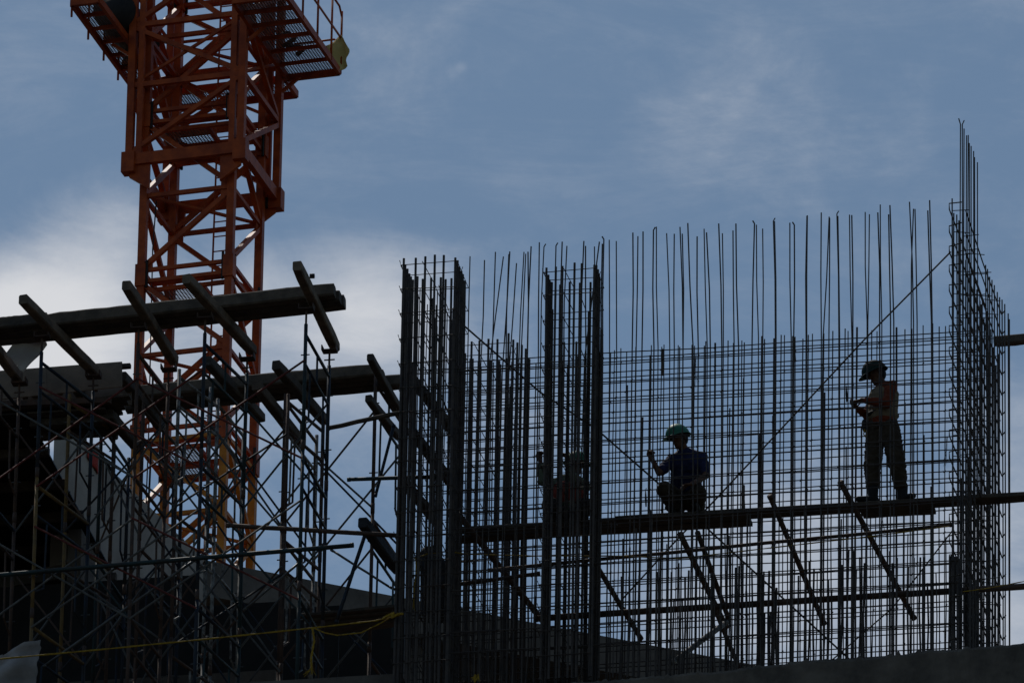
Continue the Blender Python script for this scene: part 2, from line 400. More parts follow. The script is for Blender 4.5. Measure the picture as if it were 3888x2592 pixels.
# --- column cages
def cage(name, label, front, left, right, rear, o, Yf, dep, r, rings, ztie):
    t = thing(name, label, 'rebar cage', (P(o[0] + front[0][0] / 3.136, 2500, Yf).x, Yf, ZB))
    C = lambda q, Y: (o[0] + q[0] / 3.136, o[1] + q[1] / 3.136, Y)
    for q in front: vbar(*C(q, Yf), r, t)
    nL = len(left)
    for i, q in enumerate(left): vbar(*C(q, Yf + dep * (i + 1) / (nL + 1)), r, t)
    nR = len(right)
    for i, q in enumerate(right): vbar(*C(q, Yf + dep * (i + 1) / (nR + 1)), r, t)
    for q in rear: vbar(*C(q, Yf + dep), r, t)
    for k, (q, Y) in enumerate([(q, Yf) for q in front] + [(q, Yf + dep) for q in rear] + [(q, Yf + dep * (i + 1) / (len(left) + 1)) for i, q in enumerate(left)] + [(q, Yf + dep * (i + 1) / (len(right) + 1)) for i, q in enumerate(right)]):
        if k < len(front) + len(rear) and random.random() < .55: continue
        c = C(q, Y); vbar(c[0] + random.choice((-1, 1)) * r * 480, c[1] + random.uniform(40, 420), Y + random.choice((-1, 1)) * r * .6, r * .95, t, 'lapped_bar')
    a = P(*C(front[0], Yf)); b = P(*C(front[-1], Yf))
    x0, x1, y0, y1 = a.x - r * 1.8, b.x + r * 1.8, Yf - r * 1.8, Yf + dep + r * 1.8
    z = min(a.z, b.z) - .06; k = 0
    while z > ZB + .1:
        j = [random.uniform(-.012, .012) for _ in range(5)]
        hk = random.uniform(.06, .11)
        tube('tie_hoop', [(x0 - .012, y0 - .02, z + hk * .5), (x0, y0, z + j[0]), (x1, y0, z + j[1]), (x1, y1, z + j[2]), (x0, y1, z + j[3]), (x0, y0, z + j[0] - .004),
                          (x0 + .05, y0 + .05, z - .03)], .0055, TIE, t, 5)
        if k % 2 == 0:
            tube('tie_hoop', [(x0, Yf + dep * .33, z - .02), (x1, Yf + dep * .33, z - .02 + j[4]), (x1 + .015, Yf + dep * .36, z + .05)], .005, TIE, t, 5)
        # links across the section
        tube('cross_tie', [(x0 + (x1 - x0) * .38, y0, z + .03), (x0 + (x1 - x0) * .42, y1, z + .03)], .005, TIE, t, 5)
        if k % 2: tube('cross_tie', [(x0 + (x1 - x0) * .68, y0, z + .02), (x0 + (x1 - x0) * .66, y1, z + .02)], .005, TIE, t, 5)
        z -= ztie + random.uniform(-.02, .02); k += 1
    return t
cage('rebar_column_cage', 'tall rebar column cage nearest the scaffold, its top standing clear against the sky',
     [(105, 130), (247, 125), (361, 108), (474, 88), (581, 92), (718, 122)], [(122, 205), (148, 255), (170, 312), (190, 348)],
     [(745, 155), (765, 230), (790, 280), (808, 320)], [(213, 385), (268, 345), (330, 375), (430, 362), (545, 357), (672, 368), (832, 395)],
     (1500, 940), 0.0, .62, .0148, 0, .30)
cage('rebar_column_cage', 'narrow rebar column cage rising between two sets of thin bars, left worker behind its foot',
     [(235, 430), (347, 418), (425, 410), (570, 370), (655, 378), (805, 395)], [(258, 515), (272, 572)],
     [(830, 400), (848, 450), (860, 500), (866, 540)], [(285, 600), (300, 602), (398, 632), (512, 598), (633, 610), (760, 602), (850, 590)],
     (2000, 880), 0.0, .45, .0142, 0, .29)
cage('rebar_column_cage', 'lower looking rebar column cage set back behind the tall left cage',
     [(700, 1130), (800, 1128), (913, 1120), (1005, 1110), (1113, 1088), (1220, 1092), (1352, 1022)], [],
     [(1408, 1098), (1457, 1132), (1510, 1160), (1557, 1205)], [(835, 1260), (897, 1325), (925, 1325), (995, 1360), (1135, 1345), (1240, 1350), (1335, 1320), (1450, 1300), (1600, 1330)],
     (1500, 940), 2.27, .62, .0145, 0, .30)
# left return wall of the core (between the two left cages)
t = thing('rebar_side_wall', 'short return mat of bars joining the two left column cages', 'rebar mat', (P(1560, 2500, 1).x, 1.4, ZB))
xs = P(1590, 1200, .7).x
zz0 = P(1590, 1075, .62).z
for i in range(11):
    Yb = .74 + i * .145
    z = zz0 + random.uniform(-.06, .04)
    for xo in (0.0, .20):
        tube('vertical_bar', [(xs + xo, Yb, z - (.05 if xo else 0)), (xs + xo + random.uniform(-.015, .015), Yb, (z + ZB) / 2), (xs + xo, Yb, ZB - .05)], .0066, REBAR, t, 5)
z = zz0 - .1
while z > ZB + .2:
    for xo in (-.014, .214):
        tube('horizontal_bar', [(xs + xo, .6, z + random.uniform(-.02, .02)), (xs + xo, 2.3, z + random.uniform(-.02, .02))], .006, REBAR, t, 5)
    z -= .285
# right cage: end wall of the core running away from the camera
t = thing('rebar_end_wall', 'dense dark rebar cage with very tall bars at the right edge', 'rebar cage', (P(3640, 2480, .5).x, .8, ZB))
tl = [(445, 160), (482, 230), (503, 280), (533, 360), (553, 357), (566, 452), (587, 487), (617, 547), (628, 620), (662, 680)]
for i, q in enumerate(tl):
    hook = None
    x, y = 3500 + q[0] / 3.136, 400 + q[1] / 3.136
    if i == 0: x += 5; y += 22; hook = (-.02, .075)
    if i == 1: hook = (.022, .05)
    vbar(x, y, .08 + i * .125, .0072, t, hook=hook)
rl = [(797, 20), (820, 67), (845, 160), (873, 198), (901, 260), (936, 342), (964, 403), (993, 433), (1025, 485), (1066, 597), (1080, 665)]
for i, q in enumerate(rl):
    vbar(3488 + q[0] / 3.136, 1000 + q[1] / 3.136, 1.36 + i * .135, .0082, t)
xL = P(3614, 900, .05).x; xR = P(3664, 900, .05).x
zL = P(3615, 754, .05).z
for i, (q, hz) in enumerate([((1145, 107), 0), ((1165, 280), 0), ((1200, 300), 0), ((1225, 368), 0)]):
    vbar(3250 + q[0] / 3.136, 720 + q[1] / 3.136, .05 + i * .14, .0085, t)
for i in range(4, 21):
    Yb = .05 + i * .14
    zt = zL - .28 + random.uniform(-.12, .08)
    tube('vertical_bar', [(xL + .01 + random.uniform(-.01, .01), Yb, zt), (xL, Yb, ZB - .05)], random.choice((.0058, .0064, .0075)), REBAR, t, 6)
for i in range(7):
    Yb = 1.25 + i * .22; zt = zL - .75 - (i % 3) * .12
    tube('vertical_bar', [(xR + .005, Yb, zt), (xR - .01, Yb, ZB - .05)], random.choice((.010, .012)), REBAR, t, 6)
for i in range(7):
    Yb = .1 + i * .37
    tube('vertical_bar', [(xL + random.uniform(.05, .13), Yb, ZB + 2.1 + random.uniform(-.5, 1.2)), (xL + .09, Yb, ZB - .05)], .012, REBAR, t, 6)
for i in range(16):
    px = 3606 + i * 3.6 if i < 12 else 3684 + (i - 12) * 9
    vbar(px, 2115 + random.uniform(-12, 30) + (90 if i >= 12 else 0), .06 + (i % 4) * .09, .0125, t, 'starter_bar')
z = zL - .10
while z > ZB + .1:
    j = random.uniform(-.02, .02)
    tube('tie_hoop', [(xL + .12, -.01, z + .02), (xL - .02, -.015, z + j), (xL - .025, .03, z + j - .05), (xL - .012, 1.3, z + random.uniform(-.03, .03)), (xL - .012, 2.75, z)], .0078, TIE, t, 5)
    zz = z - .08
    tube('tie_hoop', [(xR + .012, .02, zz + j), (xR + .014, 1.3, zz + random.uniform(-.03, .03)), (xR + .014, 2.74, zz), (xR + .05, 2.76, zz + .06)], .0078, TIE, t, 5)
    for k in range(5):
        yy = .3 + k * .55 + random.uniform(-.1, .1)
        tube('cross_tie', [(xL - .02, yy, z + .05), (xR + .02, yy + .03, z + .05 + random.uniform(-.02, .03))], .0055, TIE, t, 5)
    z -= .25
# mortar spacer blocks and tie tools hanging in the mesh
for (x, y0, y1, ww, lb) in [(2516, 1326, 1424, .035, 'small timber block hanging in the mesh above the crouching worker'),
                        (3016, 1282, 1372, .026, 'small timber block near the top of the mesh, left of the standing worker'),
                        (2823, 1842, 1940, .045, 'upright timber block standing on the plank right of the crouching worker')]:
    o = timber('timber_block', P(x, y0, Y2 + .05), P(x + 1, y1, Y2 + .05), ww, .03, TIMBER, None, 4)
    tag(o, lb, 'timber block', 'timber blocks in the mesh')
for (x, y, lb) in [(2451, 1852, 'tie wire hook hanging left of the crouching worker'), (3213, 1455, 'tie wire hook hanging before the standing worker')]:
    th = thing('tie_hook', lb, 'hand tool', P(x, y, .9), 'tie hooks')
    tube('handle', [P(x, y + 12, .9), P(x + 1, y + 40, .9), P(x + 2, y + 70, .9)], [.006, .012, .008], BLACKT, th, 8)
    tube('hook', [P(x, y + 12, .9), P(x - 1, y + 4, .9), P(x + 3, y, .9), P(x + 5, y + 5, .9)], .004, GREYT, th, 5)

# ------------------------------------------------------------------ walkway inside the core
def pl(name, label, a, b, wd, th, m=TIMBER, group='walkway planks in the core', cat='plank'):
    o = timber(name, a, b, wd, th, m, None, 14); return tag(o, label, cat, group)
pa, pb = D(1050, 1218, 1.20), D(2375, 1139, 1.20)
def on_plank(dx, Y): 
    """top of the walkway at image x (display units)"""
    f = (dx - 1050) / (2375 - 1050); q = pa.lerp(pb, f); return q
def shift(q, dy, dz=0): return Vector((q.x, q.y + dy, q.z + dz))
pl('walkway_plank', 'long timber plank both right workers stand on, running behind the mesh', pa.lerp(pb, .278), pb, .20, .05)
pl('walkway_plank', 'narrow plank carrying the left worker beside the narrow cage', pa, pa.lerp(pb, .277), .12, .05)
pl('walkway_plank', 'second plank under the crouching worker, cut off short at its right end', shift(pa, .215, -.012), shift(pa.lerp(pb, .507), .215, -.012), .17, .045)
pl('walkway_plank', 'short plank behind the boots of the standing worker', shift(pa.lerp(pb, .70), .20, -.004), shift(pa.lerp(pb, .825), .20, -.004), .17, .045)
def pole(label, a, b, r, m=GREYT, group=None, name='scaffold_pole', cat='pole'):
    n = 5; a, b = Vector(a), Vector(b)
    t = thing(name, label, cat, a, group)
    tube('shaft', [a.lerp(b, i / n) + Vector((0, 0, random.uniform(-.004, .004))) for i in range(n + 1)], r, m, t, 10)
    dd = (b - a).normalized()
    for q, s in ((a, 1), (b, -1)):
        tube('end_collar', [q - dd * s * .002, q + dd * s * .035], r * 1.12, m, t, 10)
    return t
for k, (x0, y0, x1, y1, ya, yb, r, lb) in enumerate([
    (1768, 1138, 1893, 1432, .80, 2.42, .030, 'slanting pole sticking up past the plank midway between the two right workers'),
    (1930, 1106, 2100, 1420, .70, 2.42, .032, 'slanting pole sticking up past the plank just left of the standing worker'),
    (1562, 1225, 1668, 1440, 1.1, 2.3, .034, 'left one of the paired slanting poles under the crouching worker'),
    (1602, 1222, 1674, 1422, 1.2, 2.3, .028, 'right one of the paired slanting poles under the crouching worker'),
    (1052, 1180, 1262, 1445, .75, 2.3, .036, 'slanting pole low between the two left rebar cages'),
    (1352, 1268, 1472, 1466, .9, 2.3, .030, 'slanting pole just right of the narrow cage foot'),
    (1668, 1428, 1545, 1520, 1.7, .9, .032, 'pale pole leaning down left from the paired slanting poles'),
    (1635, 1380, 1700, 1540, 2.0, 2.35, .026, 'lowest slanting pole at the top of the concrete wall')]):
    pole(lb, D(x0, y0, ya), D(x1, y1, yb), r, WHITEP if 'pale' in lb else RUSTY, 'slanting poles in the core')
pole('thin long pipe below the walkway planks, rising to the right cage', D(1120, 1309, .34), D(2188, 1205, .34), .020, RUSTY, 'level pipes across the mesh')
pole('thick lower pipe across the bottom of the mesh past the right cage', D(1228, 1420, .36), D(2375, 1344, .36), .036, RUSTY, 'level pipes across the mesh')
pole('short pipe low between the left rebar cages', D(985, 1350, .8), D(1240, 1316, .8), .022, RUSTY, 'level pipes across the mesh')
pole('short blue pipe poking out right of the left cage', D(798, 1101, .7), D(1002, 1095, .72), .022, TEAL, 'level pipes across the mesh')
o = timber('timber_stub', D(2283, 784, 2.9), D(2380, 775, 2.9), .11, .10, TIMB2, None, 6); tag(o, 'timber end sticking in from the right edge behind the tall cage', 'timber')
for (x0, y0, x1, y1, ya, lb) in [(940, 862, 1040, 990, .8, 'timber slanting through the top half of the left column cage'),
                             (945, 990, 1045, 1120, .8, 'timber slanting through the middle of the left column cage'),
                             (930, 1110, 1000, 1195, .8, 'timber slanting through the lower half of the left column cage')]:
    a = D(x0, y0, .72); b = DZ(x1, y1, a.z - .02)
    o = timber('cage_timber', a, b, .10, .10, TIMBER, None, 6); tag(o, lb, 'timber', 'timbers in the left cage')
for (x, y, hz) in [(3110, 1510, 0)]: pass
# loose tie wire tufts on the mesh
for (x, y, Y, n_, ln, lb) in [(2640, 1345, Y2, 9, 130, 'tuft of loose tie wire hanging from the mesh above the crouching worker'),
                          (3350, 1960, .9, 12, 70, 'tuft of loose wire hanging under the standing worker'),
                          (3595, 1660, .05, 8, 110, 'dark wisp of wire hanging on the left side of the right cage'),
                          (2940, 2010, .6, 10, 75, 'tuft of wire hanging by the slanting pole')]:
    th = thing('wire_tuft', lb, 'wire', P(x, y, Y), 'loose tie wire')
    for k in range(n_):
        q = [P(x + random.uniform(-4, 4), y, Y)]
        dx = random.uniform(-16, 14) - (14 if x == 3595 else 0)
        for s in (.4, .7, 1.0): q.append(P(x + dx * s * s + random.uniform(-3, 3), y + ln * s * random.uniform(.8, 1), Y + random.uniform(-.02, .02)))
        tube('strand', q, .0016, TIE, th, 4)

# ------------------------------------------------------------------ people
def sphere_geo(V, F, c, r, u=10, v=7, ax=None):
    b = len(V); c = Vector(c)
    rx = r if isinstance(r, (tuple, list)) else (r, r, r)
    ax = ax or (Vector((1, 0, 0)), Vector((0, 1, 0)), Vector((0, 0, 1)))
    for i in range(1, v):
        ph = math.pi * i / v
        for k in range(u):
            th = 2 * math.pi * k / u
            V.append(c + ax[0] * (rx[0] * math.sin(ph) * math.cos(th)) + ax[1] * (rx[1] * math.sin(ph) * math.sin(th)) + ax[2] * (rx[2] * math.cos(ph)))
    V.append(c + ax[2] * rx[2]); V.append(c - ax[2] * rx[2]); top = len(V) - 2; bot = len(V) - 1
    for i in range(v - 2):
        for k in range(u):
            F.append((b + i * u + k, b + (i + 1) * u + k, b + (i + 1) * u + (k + 1) % u, b + i * u + (k + 1) % u))
    for k in range(u):
        F.append((top, b + k, b + (k + 1) % u)); F.append((bot, b + (v - 2) * u + (k + 1) % u, b + (v - 2) * u + k))
class Blob:
    def __init__(s): s.V = []; s.F = []
    def ball(s, c, r, ax=None): sphere_geo(s.V, s.F, c, r, ax=ax)
    def limb(s, pts, rs):
        for (p, q, r0, r1) in zip(pts, pts[1:], rs, rs[1:]):
            p, q = Vector(p), Vector(q); n = max(2, int((q - p).length / (min(r0, r1) * .45)))
            for i in range(n + 1):
                f = i / n; sphere_geo(s.V, s.F, p.lerp(q, f), r0 + (r1 - r0) * f)
    def build(s, name, m, parent, vox, it=4, crease=0.0):
        o = link_mesh(name, s.V, s.F, m, None)
        md = o.modifiers.new('r', 'REMESH'); md.mode = 'VOXEL'; md.voxel_size = vox; md.use_smooth_shade = True
        sm = o.modifiers.new('s', 'SMOOTH'); sm.factor = .5; sm.iterations = it
        dg = bpy.context.evaluated_depsgraph_get(); me = bpy.data.meshes.new_from_object(o.evaluated_get(dg))
        bpy.data.objects.remove(o)
        off = parent_loc(parent)
        if crease:
            from mathutils import noise as mn
            nn = [v.normal.copy() for v in me.vertices]
            for v, n0 in zip(me.vertices, nn):
                p = v.co.copy(); v.co = p + n0 * crease * (mn.noise(Vector((p.x * 13, p.y * 13, p.z * 30))) + .5 * mn.noise(p * 45))
        me.transform(Matrix.Translation(-off))
        me.name = name; me.materials.clear(); me.materials.append(m)
        me.polygons.foreach_set('use_smooth', [True] * len(me.polygons))
        o2 = bpy.data.objects.new(name, me); col.objects.link(o2); o2.parent = parent
        return o2
def hand(B, wrist, tip_dir, palm_n, curl, side, size=1.0):
    """palm, four bent fingers of unequal length and a thumb leaving the side of the palm"""
    d = tip_dir.normalized(); nrm = (palm_n - d * palm_n.dot(d)).normalized(); s = d.cross(nrm) * side
    w_ = Vector(wrist)
    for k in range(5):
        off = (k - 2) * .0155
        B.limb([w_ + s * off * .7 + d * .01, w_ + s * off + d * .085 * size], [.013, .0125])
    for k, ln in enumerate((.070, .080, .076, .060)):
        p0 = w_ + s * ((k - 1.5) * .0205) + d * .085 * size
        ang = 0; pts = [p0]; q = p0
        for j, seg in enumerate((.45, .32, .23)):
            ang += curl * (1.0 if j == 0 else 1.1)
            q = q + (d * math.cos(ang) + nrm * math.sin(ang)) * ln * seg; pts.append(q)
        B.limb(pts, [.0098, .0092, .0086, .0078])
    t0 = w_ + s * -.034 + d * .03
    B.limb([t0, t0 + (-s * .8 + d * .7 + nrm * .4) * .035, t0 + (-s * .6 + d * 1.5 + nrm * 1.1) * .042], [.0135, .0115, .009])
def helmet(parent, c, fwd_, up_, m, r=.136):
    u = up_.normalized(); f = (fwd_ - u * fwd_.dot(u)).normalized(); s = f.cross(u); V = []; F = []; n = 28; rings = 9
    for i in range(rings + 1):
        ph = (math.pi / 2) * i / rings
        for k in range(n):
            th = 2 * math.pi * k / n
            ridge = 1 + .035 * max(0, 1 - abs(math.sin(th)) * 6) * math.cos(ph)
            V.append(c + f * (math.cos(th) * math.cos(ph) * r * 1.12) + s * (math.sin(th) * math.cos(ph) * r * .93) + u * (math.sin(ph) * r * 1.02 * ridge))
    for i in range(rings):
        for k in range(n):
            F.append((i * n + k, i * n + (k + 1) % n, (i + 1) * n + (k + 1) % n, (i + 1) * n + k))
    o = link_mesh('helmet', V, F, m, parent, True)
    V = []; F = []
    for k in range(n):
        th = 2 * math.pi * k / n; ext = .013 + .055 * max(0, math.cos(th)) ** 2.2
        dr = -.012 - .022 * max(0, math.cos(th)) ** 2
        base = f * (math.cos(th) * r * 1.12) + s * (math.sin(th) * r * .93)
        rad = base.normalized()
        for (e, h) in ((-.004, .006), (ext, dr + .006), (ext, dr), (-.004, -.003)):
            V.append(c + base + rad * e + u * h)
    for k in range(n):
        for j in range(4):
            F.append((k * 4 + j, ((k + 1) % n) * 4 + j, ((k + 1) % n) * 4 + (j + 1) % 4, k * 4 + (j + 1) % 4))
    link_mesh('brim', V, F, m, o, True)
    return o
def boot(B, ankle, toe_dir):
    a = Vector(ankle); d = Vector(toe_dir).normalized()
    B.limb([a + Vector((0, 0, .12)), a + Vector((0, 0, .0)), a + Vector((0, 0, -.035)) - d * .02], [.066, .060, .050])
    B.limb([a + Vector((0, 0, -.035)) - d * .04, a + d * .08 + Vector((0, 0, -.04)), a + d * .18 + Vector((0, 0, -.05))], [.042, .044, .034])
def person(label, J, shirt, vest, trous, helm, look, faceup, toes, hands, extra=None):
    root = thing('person', label, 'person', (J['pel'].x, J['pel'].y, min(J['ankL'].z, J['ankR'].z) - .085), 'workers in the rebar core')
    B = Blob(); S = Blob(); T = Blob(); BO = Blob()
    h = J['head']; f = look.normalized(); u = (faceup - f * faceup.dot(f)).normalized(); s = f.cross(u); ax = (f, s, u)
    # head with jaw, nose, brow, ears
    B.ball(h + u * .02, (.098, .076, .112), ax); B.ball(h + f * .03 - u * .055, (.062, .052, .062), ax)
    B.ball(h + f * .10 - u * .005, (.018, .014, .024), ax); B.ball(h + f * .112 - u * .02, (.014, .016, .011), ax)
    B.ball(h + f * .082 + u * .028, (.016, .052, .013), ax); B.ball(h + f * .088 - u * .052, (.012, .026, .011), ax)
    for q in (-1, 1):
        B.ball(h + s * q * .080 - u * .004 - f * .008, (.018, .011, .032), ax); B.ball(h + f * .082 + s * q * .031 + u * .010, (.012, .013, .010), ax)
    B.limb([J['neck'], h - u * .05 - f * .005], [.058, .054])
    # trunk
    B.limb([J['chest'], J['pel']], [.12, .11]); B.limb([J['shL'], J['neck'], J['shR']], [.055, .06, .055])
    for q in 'LR':
        B.limb([J['sh' + q], J['el' + q], J['wr' + q]], [.050, .038, .027])
        B.limb([J['hip' + q], J['kn' + q], J['ank' + q]], [.078, .055, .04])
    for q, (tip, nrm, curl, sd_) in hands.items():
        hand(B, J['wr' + q], tip, nrm, curl, sd_)
    bd = B.build('body', SKIN, root, .0065, 3)
    # shirt
    mid = (J['shL'] + J['shR']) * .5
    ww = (J['shR'] - J['shL'])
    S.limb([mid.lerp(J['chest'], .35) - ww * .22, J['chest'] - ww * .14, J['pel'] - ww * .10 + Vector((0, 0, .05))], [.108, .143, .148])
    S.limb([mid.lerp(J['chest'], .35) + ww * .22, J['chest'] + ww * .14, J['pel'] + ww * .10 + Vector((0, 0, .05))], [.108, .143, .148])
    S.limb([J['shL'], J['neck'] - Vector((0, 0, .03)), J['shR']], [.066, .078, .066])
    for q in 'LR':
        e = J['sh' + q].lerp(J['el' + q], shirt[1])
        S.limb([J['sh' + q], e], [.070, .060])
        if shirt[1] >= 1: S.limb([J['el' + q], J['el' + q].lerp(J['wr' + q], .8)], [.055, .042])
    sh = S.build('shirt', shirt[0], root, .011, 3, .010)
    if vest:
        W = Blob()
        W.limb([mid.lerp(J['chest'], .5) - ww * .2, J['chest'] - ww * .15, J['pel'] - ww * .11 + Vector((0, 0, .10))], [.113, .153, .159])
        W.limb([mid.lerp(J['chest'], .5) + ww * .2, J['chest'] + ww * .15, J['pel'] + ww * .11 + Vector((0, 0, .10))], [.113, .153, .159])
        W.build('vest', vest, root, .012, 3, .009)
    for q in 'LR':
        cuff = J['kn' + q].lerp(J['ank' + q], trous[1])
        T.limb([J['pel'], J['hip' + q], J['kn' + q], cuff], [.135, .120, .100, .080])
        T.ball(cuff, .084)
        BO = Blob(); boot(BO, J['ank' + q], toes[q]); BO.build('boot', BOOT, root, .010, 2)
    T.ball(J['pel'], .148)
    T.build('trousers', trous[0], root, .011, 3, .014)
    hp = helmet(root, h + u * .045 + f * .008, f, u, helm)
    V, F = tube_geo([h + s * .083 + u * .03, h + s * .07 - u * .06 + f * .02, h - u * .118 + f * .03, h - s * .07 - u * .06 + f * .02, h - s * .083 + u * .03], .004, 5)
    link_mesh('chin_strap', V, F, BLACKT, hp)
    hb = Blob(); hb.ball(h - f * .035 + u * .01, (.085, .080, .090), ax); hb.build('hair', HAIR, root, .012, 2)
    if extra: extra(root, J)
    return root
# standing worker
q = lambda x, y, dy: P(3150 + x / 2.613, 1330 + y / 2.613, 1.22 + dy)
J = dict(head=q(468, 248, 0), neck=q(525, 350, .03), chest=q(535, 470, .02), pel=q(525, 730, .03), shL=q(612, 355, -.15), shR=q(478, 425, .17),
         elL=q(572, 522, -.24), wrL=q(318, 490, -.16), elR=q(372, 645, .12), wrR=q(275, 575, -.02),
         hipL=q(595, 775, -.02), hipR=q(462, 775, .07), knL=q(676, 1165, -.05), knR=q(424, 1165, .02), ankL=q(722, 1450, .02), ankR=q(430, 1452, .0))
zfoot = on_plank(2075, 0).z + .025
for a in ('ankL', 'ankR'): J[a].z = zfoot + .085
def belt(root, J):
    p = J['pel'] + Vector((0, 0, .10)); n = 20
    pts = [p + Vector((math.cos(2 * math.pi * k / n) * .165, math.sin(2 * math.pi * k / n) * .15, .0)) for k in range(n + 1)]
    V, F = tube_geo(pts, .022, 6, False); link_mesh('tool_belt', V, F, BLACKT, root)
    B = Blob(); c = q(345, 735, .0); B.ball(c, (.035, .05, .07)); B.ball(q(350, 775, 0), (.03, .04, .05)); B.build('tool_pouch', BLACKT, root, .012, 2)
    V, F = tube_geo([q(345, 780, -.05), q(338, 830, -.06), q(358, 862, -.06), q(372, 830, -.05), q(362, 790, -.05)], .007, 6); link_mesh('rope_loop', V, F, ROPE, root)
lk = Vector((-.75, -.5, -.42))
person('worker in beige vest and orange sleeves standing on the plank, hands raised before the chest', J, (ORANGE, 1.0), BEIGE, (TROUS, .55), GREYH, lk, Vector((-.3, -.1, 1)),
       dict(L=Vector((.75, -.6, 0)), R=Vector((-.8, -.5, 0))),
       dict(L=(q(225, 515, -.12) - J['wrL'], Vector((0, .3, -1)), .55, 1), R=(q(225, 535, -.06) - J['wrR'], Vector((.2, -.4, 1)), .6, 1)), belt)
# crouching worker
q2 = lambda x, y, dy: P(2350 + x / 2.613, 1500 + y / 2.613, 1.22 + dy)
J = dict(head=q2(600, 440, -.12), neck=q2(655, 560, -.05), chest=q2(670, 700, 0), pel=q2(665, 1010, .20), shL=q2(820, 615, 0), shR=q2(515, 655, -.02),
         elR=q2(398, 770, -.2), wrR=q2(332, 640, -.25), elL=q2(862, 800, -.12), wrL=q2(720, 880, -.38),
         hipL=q2(735, 1055, .17), hipR=q2(600, 1055, .17), knL=q2(785, 965, -.22), knR=q2(455, 935, -.22), ankL=q2(780, 1150, .0), ankR=q2(560, 1155, .0))
zf2 = on_plank(1570, 0).z + .025
for a in ('ankL', 'ankR'): J[a].z = zf2 + .085
person('worker in navy shirt and green helmet crouching on the plank, one fist raised', J, (BLUESH, .75), None, (TROUS, .85), GREENH, Vector((-.55, -.8, -.30)), Vector((-.12, .0, 1)),
       dict(L=Vector((.1, -1, 0)), R=Vector((-.35, -1, 0))),
       dict(R=(q2(305, 540, -.22) - J['wrR'], Vector((.5, -.6, .2)), 1.1, 1), L=(q2(640, 890, -.42) - J['wrL'], Vector((0, .2, -1)), .5, 1)))
# left worker, arms up
q3 = lambda x, y, dy: P(1950 + x / 3.135, 1600 + y / 3.135, 1.15 + dy)
J = dict(head=q3(735, 540, -.05), neck=q3(705, 660, 0), chest=q3(660, 860, 0), pel=q3(650, 1110, .12), shL=q3(850, 770, 0), shR=q3(480, 750, 0),
         elR=q3(345, 700, -.12), wrR=q3(318, 480, -.18), elL=q3(705, 665, -.34), wrL=q3(640, 470, -.30),
         hipL=q3(730, 1130, .12), hipR=q3(570, 1130, .12), knL=q3(860, 1010, -.3), knR=q3(430, 1000, -.3), ankL=q3(810, 1215, -.05), ankR=q3(500, 1220, -.05))
zf3 = on_plank(1310, 0).z + .012
for a in ('ankL', 'ankR'): J[a].z = zf3 + .06
person('worker in grey green shirt and faded red vest squatting behind the narrow cage', J, (GREYSH, 1.0), REDSH, (DARKT, .8), GREENH, Vector((.75, -.6, -.15)), Vector((.05, 0, 1)),
       dict(L=Vector((.3, -1, 0)), R=Vector((-.4, -1, 0))),
       dict(R=(q3(300, 360, -.17) - J['wrR'], Vector((.6, -.5, 0)), .8, 1), L=(q3(630, 350, -.27) - J['wrL'], Vector((-.6, .4, 0)), .7, 1)))

# ------------------------------------------------------------------ tower crane
CD = 52.0                                        # metres behind the core
cyaw = -R(6.0)
ax0 = D(456, 760, CD)                            # mast axis
cx = Vector((math.cos(cyaw), math.sin(cyaw), 0)); cy = Vector((-math.sin(cyaw), math.cos(cyaw), 0))
base = Vector((ax0.x, ax0.y, 0))
crane = thing('tower_crane', 'red and orange lattice tower crane mast with climbing frame and walkways', 'crane', base)
def C(x, y, z): return base + cx * x + cy * y + Vector((0, 0, z))
def zpix(dx, dy, xc, yc):
    """height of crane-local point (xc, yc) seen at display row dy"""
    p = C(xc, yc, 0); d = None
    r_ = ray(dx * K, dy * K); t_ = ((p - CAM).xy.length) / r_.xy.length
    return (CAM + r_ * t_).z
HW = .75                                         # half width between leg centres
zj0 = zpix(537, 612, HW, -HW); zj1 = zpix(545, 247, HW, -HW); SEC = zj1 - zj0
NL, NR, FR, FL = (-HW, -HW), (HW, -HW), (HW, HW), (-HW, HW)
for (x, y) in (NL, NR, FR, FL):
    for (z0, z1, m) in ((0, zj0 - SEC, CRANE2), (zj0 - SEC, zj0 + SEC * 2.2, CRANE)):
        p0, p1 = C(x, y, z0), C(x, y, z1 - .004)
        beam('mast_leg', p0, p1, .125, .125, m, crane, upv=cy)
        V, F = [], []                            # angle flange along the leg
        sx, sy = (1 if x < 0 else -1), (1 if y < 0 else -1)
def strut(name, p0, p1, w_, m, h_=None): return beam(name, p0, p1, w_, h_ or w_, m, crane)
